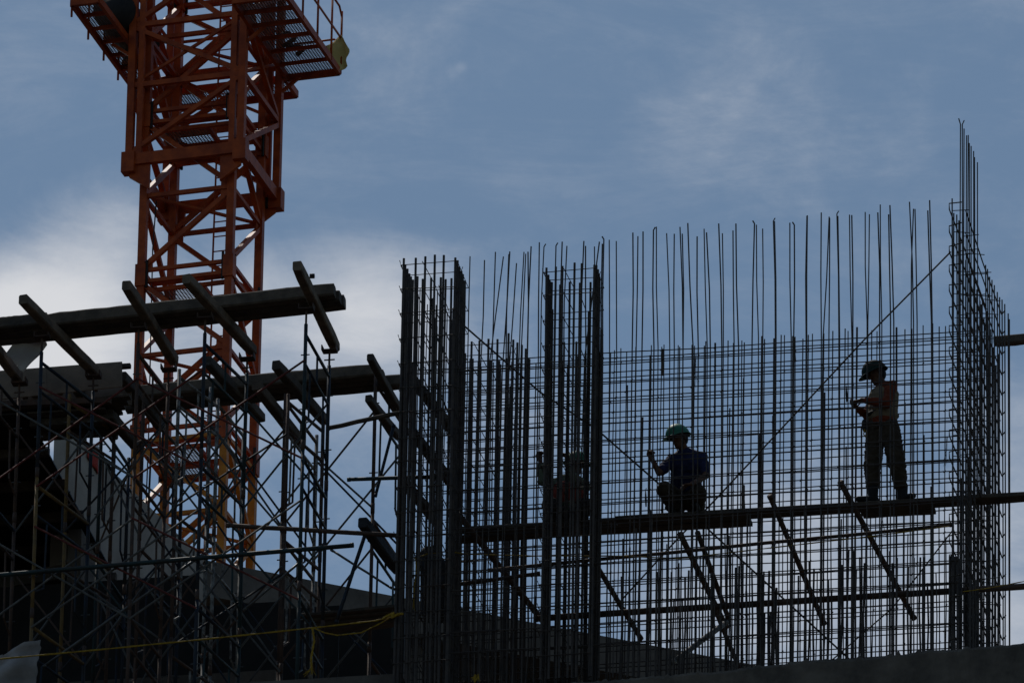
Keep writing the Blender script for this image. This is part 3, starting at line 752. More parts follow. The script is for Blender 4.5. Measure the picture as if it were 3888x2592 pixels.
for k in range(-3, 3):
    zb = zj0 + k * SEC; zm = zb + SEC * .5; zt = zb + SEC
    m = CRANE2 if k < -1 else CRANE
    cn = [NL, NR, FR, FL]
    for i in range(4):
        a, b = cn[i], cn[(i + 1) % 4]
        # node of the zigzag: NR, FR, FL, NL
        for zz in (zb + .10, zt - .10):
            strut('horizontal_strut', C(a[0], a[1], zz), C(b[0], b[1], zz), .062, m)
        strut('horizontal_strut', C(a[0], a[1], zm), C(b[0], b[1], zm), .066, m)
        strut('diagonal_brace', C(a[0], a[1], zb + .13), C(b[0], b[1], zm - .05), .078, m)
        strut('diagonal_brace', C(b[0], b[1], zm + .05), C(a[0], a[1], zt - .13), .078, m)
    for i in range(4):                           # gusset plates at the zigzag nodes
        a, b = cn[i], cn[(i + 1) % 4]
        d_ = (C(a[0], a[1], 0) - C(b[0], b[1], 0)).normalized()
        beam('gusset_plate', C(b[0], b[1], zm - .16) + d_ * .10, C(b[0], b[1], zm + .16) + d_ * .10, .014, .17, m, crane, upv=d_)
        beam('gusset_plate', C(a[0], a[1], zb + .06) - d_ * .10, C(a[0], a[1], zb + .26) - d_ * .10, .014, .15, m, crane, upv=d_)
    strut('plan_brace', C(NL[0], NL[1], zm + .02), C(FR[0], FR[1], zm + .02), .045, m)
    for (x, y) in cn:                            # joint sleeves with pins
        sx = 1 if x > 0 else -1; sy = 1 if y > 0 else -1
        beam('joint_sleeve', C(x, y, zb - .20), C(x, y, zb + .19), .175, .175, m, crane, upv=cy)
        for (ox, oy) in ((.10, -.05), (-.05, .10)):
            p = C(x + ox * -sx, y + oy * -sy, zb)
            tube('joint_bolt', [p + Vector((0, 0, -.23)), p + Vector((0, 0, .25))], .026, CRANEG, crane, 6)
# landing gratings inside the mast
def grating(name, x0, x1, y0, y1, z, m=GALV, step=.05, parent=crane, frame=True):
    V, F = [], []
    nx = int((x1 - x0) / step); ny = int((y1 - y0) / step)
    for i in range(nx + 1):
        x = x0 + (x1 - x0) * i / nx; beam_geo(C(x, y0, z), C(x, y1, z), .015, .006, V=V, F=F)
    for i in range(ny + 1):
        y = y0 + (y1 - y0) * i / ny; beam_geo(C(x0, y, z + .003), C(x1, y, z + .003), .015, .006, V=V, F=F)
    o = link_mesh(name, V, F, m, parent); return o
for k in (-2, -1, 0, 1):
    zl = zj0 + k * SEC - .16
    m = CRANE2 if k < -1 else CRANE
    grating('landing_grating', -.62, .22, -.60, .62, zl)
    for y in (-.62, 0.02, .64): strut('landing_joist', C(-.70, y, zl - .05), C(.70, y, zl - .05), .06, m)
    strut('landing_joist', C(.25, -.62, zl - .045), C(.25, .64, zl - .045), .06, m)
    strut('landing_toe_board', C(-.60, -.64, zl + .06), C(.68, -.64, zl + .06), .012, m, .10)
# ladders
for k in range(-3, 3):
    zb = zj0 + k * SEC - .1
    lad = None
    for i, x in enumerate((.10, .42)):
        o = tube('ladder_rail', [C(x, .30, zb), C(x, .36, zb + SEC * .99)], .018, CRANE, crane, 6)
        lad = lad or o
    nr = int(SEC / .27)
    for j in range(nr):
        zz = zb + .12 + j * .27
        tube('rung', [C(.10, .30 + .06 * j / nr, zz), C(.42, .30 + .06 * j / nr, zz)], .012, CRANE, lad, 5)
# power cable down the left side
tube('power_cable', [C(-.66, -.5, zj0 - SEC * 2.5), C(-.64, -.46, zj0 - SEC), C(-.66, -.5, zj0 + .6), C(-.63, -.47, zj0 + 1.6)], .012, CRANEG, crane, 5)
# climbing frame (collar) round the upper mast
CH = .955
zc = zpix(560, 339, CH, -CH)
ztop = zc + 4.9
cc = [(-CH, -CH), (CH, -CH), (CH, CH), (-CH, CH)]
for i, (x, y) in enumerate(cc):
    sx = 1 if x > 0 else -1; sy = 1 if y > 0 else -1
    beam('collar_post', C(x, y, zc - .12), C(x, y, ztop), .12, .12, CRANE, crane, upv=cy)
    beam('collar_post', C(x - sx * .16, y + .0 * sy, zc - .05), C(x - sx * .16, y, ztop), .10, .08, CRANE, crane, upv=cy)
    beam('collar_shoe', C(x, y, zc - .24), C(x, y, zc + .12), .22, .20, CRANE, crane, upv=cy)
    beam('guide_roller', C(x - sx * .16, y - sy * .10, zc - .22), C(x - sx * .16, y - sy * .10, zc - .06), .10, .10, CRANEG, crane, upv=cy)
    a, b = cc[i], cc[(i + 1) % 4]
    beam('collar_ring_beam', C(a[0], a[1], zc), C(b[0], b[1], zc), .10, .20, CRANE, crane)
    for h in (1.35, 2.45, 3.7):
        beam('collar_ring_beam', C(a[0], a[1], zc + h), C(b[0], b[1], zc + h), .075, .085, CRANE, crane)
    mid = C((a[0] + b[0]) / 2, (a[1] + b[1]) / 2, zc + 1.35)
    if i % 2 == 0:
        beam('collar_brace', C(a[0], a[1], zc + .12), C(b[0], b[1], zc + 1.32), .075, .075, CRANE, crane)
        beam('collar_brace', C(b[0], b[1], zc + 1.38), C(a[0], a[1], zc + 2.42), .075, .075, CRANE, crane)
        beam('collar_brace', C(a[0], a[1], zc + 2.48), C(b[0], b[1], zc + 3.66), .075, .075, CRANE, crane)
    else:
        beam('collar_brace', C(b[0], b[1], zc + 1.32), C(a[0], a[1], zc + .12), .085, .085, CRANE, crane)
        beam('collar_brace', C(b[0], b[1], zc + 1.38), C(a[0], a[1], zc + 2.42), .075, .075, CRANE, crane)
        beam('collar_brace', C(a[0], a[1], zc + 2.48), C(b[0], b[1], zc + 3.66), .075, .075, CRANE, crane)
# gusset under the ring at the corners
for (x, y) in cc:
    sx = 1 if x > 0 else -1; sy = 1 if y > 0 else -1
    V = [C(x, y, zc - .30), C(x - sx * .35, y, zc - .55), C(x - sx * .35, y, zc - .10), C(x, y, zc - .05)]
    W_ = [v + cy * (-sy * .06) for v in V]
    link_mesh('corner_gusset', V + W_, [(0, 1, 2, 3), (7, 6, 5, 4), (0, 4, 5, 1), (1, 5, 6, 2), (2, 6, 7, 3), (3, 7, 4, 0)], CRANE, crane)
# walkways: right, left, far
zw = zpix(790, 160, 1.95, CH + .15)
xo, yo0, yo1 = 1.95, -1.85, CH + .12
def walkway(x0, x1, y0, y1, joists, alongx):
    grating('walkway_grating', x0, x1, y0, y1, zw, step=.045)
    for (a, b) in (((x0, y0), (x0, y1)), ((x1, y0), (x1, y1)), ((x0, y0), (x1, y0)), ((x0, y1), (x1, y1))):
        beam('walkway_edge_beam', C(a[0], a[1], zw - .06), C(b[0], b[1], zw - .06), .06, .12, CRANE, crane)
    for i in range(1, joists):
        f = i / joists
        if alongx: beam('walkway_joist', C(x0 + (x1 - x0) * f, y0, zw - .05), C(x0 + (x1 - x0) * f, y1, zw - .05), .05, .06, CRANE, crane)
        else: beam('walkway_joist', C(x0, y0 + (y1 - y0) * f, zw - .05), C(x1, y0 + (y1 - y0) * f, zw - .05), .05, .06, CRANE, crane)
walkway(CH + .10, xo, yo0, yo1, 6, False)
walkway(-1.52, -CH - .10, yo0 - .6, yo1, 7, False)
walkway(-CH - .06, CH + .06, CH + .14, CH + .75, 4, True)
# braces from collar to walkway, knee struts
for sgn in (-1, 1):
    for yy in (-CH, CH): beam('knee_strut', C(sgn * (CH + .05), yy, zw - .36), C(sgn * (CH + .36), yy, zw - .12), .05, .05, CRANE, crane)
# thinner counter braces of the climbing frame
for i in range(4):
    a, b = cc[i], cc[(i + 1) % 4]
    for (h0, h1) in ((1.40, 2.42), (2.50, 3.66)):
        beam('counter_brace', C(a[0] * .97, a[1] * .97, zc + h0), C(b[0] * .97, b[1] * .97, zc + h1), .045, .045, CRANE, crane)
    beam('service_rail', C(a[0], a[1], zc + 3.05), C(b[0], b[1], zc + 3.05), .04, .04, CRANE, crane)
# guard rail round the right walkway
def rail(pts, r=.019): tube('guard_rail', [C(*p) for p in pts], r, CRANE, crane, 8)
for yy in (yo0, -1.0, -.2, .55, yo1):
    rail([(xo + .02, yy, zw - .1), (xo + .02, yy, zw + 1.05)])
rail([(xo + .02, yo0, zw + 1.08), (xo + .02, yo1 - .15, zw + 1.08), (xo + .02, yo1, zw + .95), (xo + .02, yo1, zw - .08)])
rail([(xo + .02, yo0, zw + .55), (xo + .02, yo1 - .02, zw + .55)])
rail([(CH + .2, yo1, zw + .55), (xo - .1, yo1, zw + .55), (xo, yo1, zw + .45), (xo, yo1, zw)])
for i, yy in enumerate((yo0, -1.0, -.2, .55)):
    rail([(-1.55, yy - .5, zw - .26), (-1.55, yy - .5, zw + 1.05)])
# hydraulic drum on the left walkway
V, F = [], []
tube_geo([C(-1.25, -1.2, zw + .42), C(-1.25, -.55, zw + .42), C(-1.25, -.5, zw + .42), C(-1.25, .15, zw + .42), C(-1.25, .2, zw + .42)], [.34, .36, .30, .30, .36], 20, V=V, F=F)
link_mesh('cable_drum', V, F, CRANEG, crane, True)
for yy in (-.8, .1): beam('drum_cradle', C(-1.50, yy, zw + .06), C(-1.06, yy, zw + .06), .08, .10, CRANE, crane)
tube('hose_bundle', [C(1.25, -.2, zw + .05), C(1.4, -.05, zw + .18), C(1.55, -.1, zw + .06), C(1.45, .15, zw + .15), C(1.3, .1, zw + .05), C(1.55, .4, zw + .1), C(1.4, .5, zw + .05)], .045, CRANEG, crane, 8)
# yellow cloth tied to the guard rail corner
V, F = [], []; n = 9
for i in range(n):
    for j in range(n):
        a, b = i / (n - 1) - .5, j / (n - 1) - .5
        sh = 1 - .5 * abs(b) ** 2 - .25 * max(0, -b)
        V.append(C(xo - .02 + a * .34 * sh + .03 * math.sin(b * 8), yo1 - .10 + a * .25 * sh + .05 * math.sin(a * 9 + b * 3), zw + .22 + b * (.46 + .2 * math.sin(a * 5 + 1)) + .05 * math.sin(a * 6)))
for i in range(n - 1):
    for j in range(n - 1): F.append((i * n + j, (i + 1) * n + j, (i + 1) * n + j + 1, i * n + j + 1))
o = link_mesh('yellow_cloth', V, F, YEL, None, True); tag(o, 'yellow cloth hung on the crane walkway railing', 'cloth')
md = o.modifiers.new('t', 'SOLIDIFY'); md.thickness = .012

# ------------------------------------------------------------------ rear building behind the scaffold
A = D(164, 990, 5.75); zr = A.z
Kc = DZ(470, 1285, zr); Mc = DZ(1760, 1531, zr)
u1 = (Kc - A).normalized(); u2 = (Mc - Kc).normalized()
nb = Vector((-u2.y, u2.x, 0)) if Vector((-u2.y, u2.x, 0)).y > 0 else Vector((u2.y, -u2.x, 0))
A2 = D(165, 1030, 6.0); 
rb = thing('rear_building', 'concrete building corner behind the scaffold with deep slab edge', 'building', (Kc.x, Kc.y, 0))
Kx = Kc
back = nb * 9
xw = -1.15
def V2(v): return (v.x, v.y)
prism('roof_slab', [V2(Kx), V2(Mc), V2(Mc + back), V2(Kx + back)], zr - .46, zr, CONC, rb)
for f in (.02, .34, .67):
    p = Kx.lerp(Mc, f) + nb * .25
    prism('column', [V2(p), V2(p + u2 * .45), V2(p + u2 * .45 + nb * .45), V2(p + nb * .45)], 0, zr - .463, CONC, rb)
prism('setback_wall', [V2(Kx + nb * 2.4), V2(Mc + nb * 2.4), V2(Mc + nb * 2.6), V2(Kx + nb * 2.6)], 0, zr - .463, CONCD, rb)
prism('lower_slab', [V2(Kx - u2 * .05 - nb * .06), V2(Mc - nb * .06), V2(Mc + back), V2(Kx - u2 * .05 + back)], zr - 4.9, zr - 4.5, CONC, rb)
# pale gable wall running from the corner towards the camera
th = .22
sW = Vector((-u1.y, u1.x, 0)); sW = sW if sW.x < 0 else -sW
prism('gable_wall', [V2(A), V2(Kx - u1 * .003), V2(Kx - u1 * .003 + sW * th), V2(A + sW * th)], zr - 1.72, zr - .002, PLASTER, rb)
q0, q1 = A - u1 * .05, Kx + u1 * .3
prism('gable_shade_slab', [V2(q0), V2(q1), V2(q1 + sW * 2.6), V2(q0 + sW * 2.6)], zr - 1.90, zr - 1.723, CONCD, rb)  # slab added to darken the recess under the gable wall
prism('gable_support', [V2(q0 + u1 * .2 + sW * 1.9), V2(q1 + sW * 1.9), V2(q1 + sW * 2.3), V2(q0 + u1 * .2 + sW * 2.3)], 0, zr - 1.903, CONCD, rb)
# sack and red cloth on the gable wall
B = Blob(); c = DZ(213, 1034, zr + .06); B.ball(c, (.10, .14, .075)); B.ball(c + Vector((-.05, .05, .0)), (.08, .1, .07)); B.ball(c + Vector((.06, .1, -.05)), (.06, .1, .05))
sk = thing('white_sack', 'pale sack lying on the top of the gable wall', 'sack', c - Vector((0, 0, .06))); B.build('sack', SHEET, sk, .012, 3)
V, F = [], []
p0 = DZ(199, 1024, zr + .01); p1 = DZ(224, 1048, zr + .01); p3 = p0 - Vector((0, 0, .16)); p2 = p1 - Vector((0, 0, .24))
for i in range(7):
    for j in range(6):
        a, b = i / 6, j / 5
        v = p0.lerp(p1, a).lerp(p3.lerp(p2, a), b); V.append(v - sW * .02 + Vector((.012 * math.sin(a * 11), -.02 - .012 * math.cos(b * 7 + a * 4), 0)))
for i in range(6):
    for j in range(5): F.append((i * 6 + j, (i + 1) * 6 + j, (i + 1) * 6 + j + 1, i * 6 + j + 1))
o = link_mesh('red_cloth', V, F, REDC, None, True); tag(o, 'red cloth hanging over the gable wall below the sack', 'cloth'); md = o.modifiers.new('t', 'SOLIDIFY'); md.thickness = .01

# ------------------------------------------------------------------ formwork deck on the far left
pA, pB = D(-40, 885, 2.35), D(280, 858, 2.35)
zq0 = D(280, 886, 2.35).z; zq1 = D(280, 830, 2.35).z
dl = (pB - pA)
fd = thing('beam_formwork', 'plywood beam formwork with timber soffit on the far left scaffold', 'formwork', (pA.x, 2.4, zq0 - .3))
pa_, pb_ = D(-40, 854, 2.35), D(280, 830, 2.35)
qa_, qb_ = D(-40, 921, 2.35), D(280, 887, 2.35)
def quadbox(name, a, b, c, d, th, m, parent):
    V = [a, b, c, d] + [v + Vector((0, th, 0)) for v in (a, b, c, d)]
    return link_mesh(name, V, [(0, 1, 2, 3), (7, 6, 5, 4), (0, 4, 5, 1), (1, 5, 6, 2), (2, 6, 7, 3), (3, 7, 4, 0)], m, parent)
def lp(a, b, f): return a.lerp(b, f)
for f0, f1 in ((0, .46), (.4625, 1)):
    quadbox('side_panel', lp(qa_, qb_, f0), lp(qa_, qb_, f1), lp(pa_, pb_, f1), lp(pa_, pb_, f0), .02, PLY, fd)
quadbox('side_panel', qa_ + Vector((0, .5, 0)), qb_ + Vector((0, .5, 0)), pb_ + Vector((0, .5, 0)), pa_ + Vector((0, .5, 0)), .02, PLY, fd)
for f in (0.05, .3, .55, .8): beam('panel_stud', lp(qa_, qb_, f) + Vector((0, .05, 0)), lp(pa_, pb_, f) + Vector((0, .05, -.01)), .06, .05, TIMBER, fd, upv=Vector((0, 1, 0)))
timber('top_waler', pa_ + Vector((0, .06, -.03)), pb_ + (pb_ - pa_).normalized() * .09 + Vector((0, .06, -.035)), .07, .05, TIMBER, fd)
beam('steel_ledger', D(-40, 930, 2.33), D(255, 920, 2.33), .06, .065, RUSTY, fd)
for k in range(6):
    a = D(-40, 925, 2.45 + k * .13) ; b = D(300 - k * 6, 892, 2.45 + k * .13)
    a.z = qa_.z - .10; b.z = qb_.z - .09
    timber('soffit_board', a, b, .125, .035, TIMBER, fd)
# deck behind it, shading the storey below
dk = thing('formwork_deck', 'dark plywood deck soffit over the shaded left storey', 'formwork', (pA.x, 4, qa_.z - .3))
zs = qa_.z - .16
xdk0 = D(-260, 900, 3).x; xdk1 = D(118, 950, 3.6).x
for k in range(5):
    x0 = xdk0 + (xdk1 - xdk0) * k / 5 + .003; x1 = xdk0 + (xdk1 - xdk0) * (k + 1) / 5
    prism('deck_sheet', [(x0, 2.42), (x1, 2.42), (x1, 9.4), (x0, 9.4)], zs, zs + .02, mat('shade_black_plywood', (.022, .019, .017), (.012, .011, .010), .55, 0, 3, .2), dk)  # near-black colour carries the shade under the deck
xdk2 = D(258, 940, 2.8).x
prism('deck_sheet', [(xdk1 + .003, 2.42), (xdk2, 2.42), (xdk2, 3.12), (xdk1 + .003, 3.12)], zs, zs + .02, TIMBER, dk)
for yy in (2.6, 2.95): timber('deck_joist', (xdk1, yy, zs - .05), (xdk2 + .03, yy, zs - .05), .09, .09, TIMBER, dk)
for k in range(7): timber('deck_joist', (xdk0, 3.35 + k * .9, zs - .06), (xdk1 + .05, 3.35 + k * .9, zs - .06), .09, .11, TIMBER, dk)
st_ = struct(prism('storey_wall', [(xdk0, 9.0), (xdk1 + .1, 9.0), (xdk1 + .1, 9.3), (xdk0, 9.3)], ZF - .01, zs - .12, CONCD))
st_2 = struct(prism('storey_wall', [(xdk0 - .3, 3.0), (xdk0 - .003, 3.0), (xdk0 - .003, 9.3), (xdk0 - .3, 9.3)], ZF - .01, zs - .02, CONCD))
st_3 = struct(prism('storey_wall', [(xdk1 - .18, 5.4), (xdk1 - .02, 5.4), (xdk1 - .02, 8.99), (xdk1 - .18, 8.99)], ZF - .01, zs - .12, CONCD))

# ------------------------------------------------------------------ falsework: long bearers, joists, frames
JOIST = mat('dusty_timber', (.22, .158, .108), (.11, .083, .06), .85, 0, 4, .5)
ZT = D(705, 701, .90).z                           # top of the frame legs
def joist(label, a, b, group, wd=.112, ht=.12, m=None):
    m = m or JOIST
    o = timber('timber_joist', a, b, wd, ht, m, None, 8); return tag(o, label, 'timber joist', group)
def jline(x0, y0, x1, y1, z): return DZ(x0, y0, z), DZ(x1, y1, z)
tops1 = [(-32, 778, 45, 872), (97, 765, 215, 853), (319, 745, 388, 832), (472, 722, 568, 814), (704, 701, 757, 802)]
jl1 = [(-60, 735, 42, 868), (53, 687, 217, 852), (290, 655, 400, 828), (428, 640, 580, 805), (682, 610, 770, 797)]
jn = ['timber joist entering at the left edge beside the pale sheet', 'timber joist end sticking up at the left end of the upper bearer', 'timber joist crossing the upper bearer left of the crane mast',
      'timber joist crossing the upper bearer in front of the crane mast', 'timber joist crossing the right end of the upper bearer']
zn = []
for i, (j, tp) in enumerate(zip(jl1, tops1)):
    z = D(tp[0], tp[1], .90).z + .075
    zn.append(z)
    a, b = DZ(j[0], j[1], z), DZ(j[2], j[3], z)
    joist(jn[i], a, b, 'joists over the front scaffold row')
def bearer(label, x0, y0, x1, y1, Y, wd, ht, m, group):
    o = timber('timber_bearer', D(x0, y0, Y), D(x1, y1, Y), wd, ht, m, None, 24); return tag(o, label, 'timber beam', group)
# the upper bearer: planks side by side, their front bottom edge follows the photo row
g1 = 'planks of the upper bearer'
bearer('front plank of the upper bearer, right length with a square end', 112, 738.5, 769, 668, 1.10, .15, .155, TIMB2, g1)
bearer('front plank of the upper bearer, short left length', -40, 750, 110, 734, 1.12, .15, .14, TIMBER, g1)
bearer('middle plank of the upper bearer', -40, 764, 782, 683, 1.26, .15, .145, TIMBER, g1)
bearer('rear plank of the upper bearer, reaching furthest right', -40, 780, 792, 694, 1.42, .15, .15, TIMB2, g1)
o = tube('bolt_head', [D(712, 634, 1.15), D(722, 634, 1.15)], .03, CRANEG, None, 8); tag(o, 'small dark knob on top of the upper bearer', 'fitting')
g2 = 'planks of the lower bearer'
bearer('front plank of the lower bearer', 296, 905, 868, 853, 3.38, .15, .15, TIMB2, g2)
bearer('middle plank of the lower bearer', 300, 918, 882, 864, 3.54, .15, .145, TIMBER, g2)
bearer('rear plank of the lower bearer, reaching behind the left rebar cage', 290, 934, 925, 876, 3.70, .15, .15, TIMBER, g2)
for (c, lb) in [((588, 884, 692, 1018), 'timber joist slanting down right below the middle of the lower bearer'), ((634, 838, 746, 966), 'paired timber joist ending at the blue posts right of the crane'),
            ((850, 820, 921, 950), 'timber joist at the right end of the lower bearer'), ((846, 914, 916, 1003), 'timber joist below the right end of the lower bearer'),
            ((280, 864, 372, 982), 'timber joist at the left end of the lower bearer'), ((250, 950, 310, 1020), 'timber joist under the left end of the lower bearer'),
            ((476, 828, 600, 960), 'long mottled timber joist crossing the lower bearer before the crane'), ((165, 875, 262, 1000), 'dark timber joist below the plywood formwork'),
            ((60, 878, 190, 1010), 'dark timber joist under the far left formwork')]:
    z = D(c[0], c[1], 2.55).z
    a = D(c[0], c[1], 2.55); b = DZ(c[2], c[3], z)
    joist(lb, a, b, 'joists over the rear scaffold row', .085 if c[0] > 840 else .11, .09 if c[0] > 840 else .12, TIMB2 if 'slanting' in lb else TIMBER)
a = D(833, 1199, 1.2); joist('thick black timber butting into the left rebar cage', a, DZ(914, 1306, a.z), 'lower timbers', .12, .13, BLACKT)

def uhead(parent, p, far=True):
    V, F = [], []
    beam_geo(p + Vector((-.08, 0, .008)), p + Vector((.08, 0, .008)), .12, .012, V=V, F=F)
    for sx in (-1, 1): beam_geo(p + Vector((sx * .08, 0, .006)), p + Vector((sx * .08, 0, .07)), .012, .12, Vector((0, 1, 0)), V=V, F=F)
    link_mesh('fork_head', V, F, RUSTY, parent)
    tube('jack_screw', [p + Vector((0, 0, -.16)), p + Vector((0, 0, .004))], .014, RUSTY, parent, 6)
    if far: tube('jack_handle', [p + Vector((-.06, .0, -.10)), p + Vector((.06, .01, -.095))], .009, RUSTY, parent, 5)
def frame(label, n0, f0, zt, zb, m, m2, group, head=False):
    """walk-through scaffold frame standing in the depth direction"""
    n0, f0 = Vector((n0.x, n0.y, 0)), Vector((f0.x, f0.y, 0))
    up_ = lambda p, z: Vector((p.x, p.y, z))
    t = thing('frame_scaffold', label, 'scaffold', up_(n0, zb), group)
    for k, p in enumerate((n0, f0)):
        tube('post', [up_(p, zb), up_(p, (zb + zt) / 2), up_(p, zt - (.17 if head else .0))], .0215, m if k == 0 else m2, t, 8)
        tube('coupling_pin', [up_(p, zb - .003), up_(p, zb + .12)], .0245, RUSTY, t, 8)
        if head: uhead(t, up_(p, zt), k == 1)
    za = zt - (.30 if head else .10)
    mx = n0.lerp(f0, .5); q1, q2 = n0.lerp(f0, .22), n0.lerp(f0, .78)
    tube('top_rail', [up_(n0, za), up_(f0, za)], .0195, m, t, 8)
    tube('lower_rail', [up_(n0, za - .36), up_(f0, za - .36)], .017, m2, t, 8)
    tube('short_strut', [up_(mx, za), up_(mx, za - .36)], .014, m2, t, 6)
    tube('side_bar', [up_(q1, za - .36), up_(q1.lerp(n0, .1), zb + .45), up_(n0, zb + .32)], .0135, m2, t, 6)
    tube('side_bar', [up_(q2, za - .36), up_(q2.lerp(f0, .1), zb + .45), up_(f0, zb + .32)], .0135, m2, t, 6)
    for p in (n0, f0):
        for zz in (za - .25, zb + .5):
            tube('brace_stud', [up_(p, zz) + Vector((-.05, 0, 0)), up_(p, zz) + Vector((.05, 0, 0))], .008, GREYT, t, 5)
    return t
LN = ['top', 'middle', 'bottom']
paint = {0: (BLUE, RUSTY), 1: (OCHRE, BLUE), 2: (RUSTY, RUSTY), 3: (BLUE, TEAL), 4: (TEAL, BLUE)}
pname = {0: 'dark', 1: 'ochre', 2: 'rusty', 3: 'blue', 4: 'teal'}
where1 = ['at the left edge of the photo', 'below the far left joist end', 'left of the crane mast', 'in front of the crane mast', 'right of the crane mast']
pos1 = []
for i, tp in enumerate(tops1):
    n0, f0 = D(tp[0], tp[1], .90), D(tp[2], tp[3], 2.02)
    z = zn[i] - .075 - .065
    pos1.append((n0, f0, z))
    zt = z
    for k, h in enumerate((1.72, 1.72, 9)):
        zb = max(zt - h, ZF)
        m, m2 = paint[i]
        if i == 3 and k == 0: m = BLUE
        if i == 1 and k == 0: m, m2 = BLUE, BLUE
        frame(f'{pname[i]} painted scaffold frame {where1[i]}, front row, {LN[k]} lift', n0, f0, zt, zb, m, m2, 'front row scaffold frames', head=(k == 0))
        zt = zb
# second front tower close behind, doubling the posts
tops1b = [(160, 905, 262, 990), (412, 848, 500, 930), (662, 905, 742, 985)]
where1b = ['behind the ochre posts', 'close to the white posts before the crane', 'close to the blue posts right of the crane']
pos1b = []
for i, tp in enumerate(tops1b):
    n0, f0 = D(tp[0], tp[1], 2.15), D(tp[2], tp[3], 3.0)
    pos1b.append((n0, f0)); zt = n0.z
    for k, h in enumerate((1.72, 1.72, 9)):
        zb = max(zt - h, ZF)
        if zb >= zt - .2: break
        frame(f'rusty scaffold frame {where1b[i]}, inner row, {LN[k]} lift', n0, f0, zt, zb, OCHRE if i == 0 else WHITEP if (i == 1 and k == 0) else RUSTY, RUSTY if i != 1 else WHITEP, 'inner row scaffold frames')
        zt = zb
# rear row under the lower bearer
tops2 = [(234, 957, 296, 1045), (330, 925, 420, 1010), (484, 890, 560, 985), (656, 905, 728, 985), (863, 862, 925, 960)]
where2 = ['left of the crane under the bearer end', 'against the left mast leg', 'against the middle of the mast', 'right of the mast', 'beside the left rebar cage']
pos2 = []
for i, tp in enumerate(tops2):
    n0, f0 = D(tp[0], tp[1], 3.24), D(tp[2], tp[3], 4.40)
    pos2.append((n0, f0)); zt = n0.z
    for k, h in enumerate((1.72, 1.72, 9)):
        zb = max(zt - h, ZF)
        if zb >= zt - .2: break
        m, m2 = ((TEAL, BLUE), (RUSTY, BLUE), (WHITEP, WHITEP), (RUSTY, WHITEP), (RUSTY, TEAL))[i]
        frame(f'{"teal rusty white brown tan".split()[i]} scaffold frame {where2[i]}, rear row, {LN[k]} lift', n0, f0, zt, zb, m, m2, 'rear row scaffold frames')
        zt = zb
# cross braces: two flattened tubes pinned in the middle
def xbrace(label, a0, a1, b0, b1, m, m2, group='scaffold cross braces', r=.0125):
    t = thing('cross_brace', label, 'brace', (a0 + a1) * .5, group)
    off = Vector((0, .016, 0))
    tube('brace_tube', [a0 - off, (a0 + a1) * .5 - off, a1 - off], r, m, t, 6)
    tube('brace_tube', [b0 + off, (b0 + b1) * .5 + off, b1 + off], r, m2, t, 6)
    c = (a0 + a1) * .5
    tube('pivot', [c - off * 2.2, c + off * 2.2], .012, GREYT, t, 6)
    return t
def xb(label, pL, pR, zTl, zTr, h, m, m2, dy=-.03):
    o = Vector((0, dy, 0))
    xbrace(label, Vector((pL.x, pL.y, zTl)) + o, Vector((pR.x, pR.y, zTr - h)) + o, Vector((pL.x, pL.y, zTl - h)) + o, Vector((pR.x, pR.y, zTr)) + o, m, m2)
for k in range(3):
    for (i, j) in ((0, 2), (1, 3), (2, 4)):
        zl, zr_ = pos1[i][2] - .62 - k * 1.72, pos1[j][2] - .62 - k * 1.72
        if zl - 1.2 < ZF - .3: continue
        xb(f'{"red" if (i + k) % 2 else "grey"} cross brace, {LN[k]} lift, scaffold front face, {ORD[i]} from the left', pos1[i][0], pos1[j][0], zl, zr_, 1.22, REDT if i else GREYT, GREYT if k == 1 else REDT)
    for i in range(4):
        zl, zr_ = pos1[i][2] - .60 - k * 1.72, pos1[i + 1][2] - .60 - k * 1.72
        if zl - 1.2 < ZF - .3: continue
        xb(f'dark cross brace, {LN[k]} lift, back of the front row, {ORD[i]} bay from the left', pos1[i][1], pos1[i + 1][1], zl, zr_, 1.22, TEAL if i % 2 else RUSTY, GREYT, .03)
for k in range(3):
    for i in range(4):
        zl, zr_ = pos2[i][0].z - .45 - k * 1.72, pos2[i + 1][0].z - .45 - k * 1.72
        if zl - 1.2 < ZF - .4: continue
        xb(f'thin cross brace, {LN[k]} lift, rear row near side, {ORD[i]} bay from the left', pos2[i][0], pos2[i + 1][0], zl, zr_, 1.22, GREYT, RUSTY)
        zl, zr_ = pos2[i][1].z - .40 - k * 1.72, pos2[i + 1][1].z - .40 - k * 1.72
        xb(f'thin cross brace, {LN[k]} lift, rear row far side, {ORD[i]} bay from the left', pos2[i][1], pos2[i + 1][1], zl, zr_, 1.22, BLUE, GREYT, .03)
    for i in range(2):
        zl, zr_ = pos1b[i][0].z - .5 - k * 1.72, pos1b[i + 1][0].z - .5 - k * 1.72
        if zl - 1.2 < ZF - .4: continue
        xb(f'thin cross brace, {LN[k]} lift, inner row, {ORD[i]} bay from the left', pos1b[i][0], pos1b[i + 1][0], zl, zr_, 1.22, GREYT, BLUE)
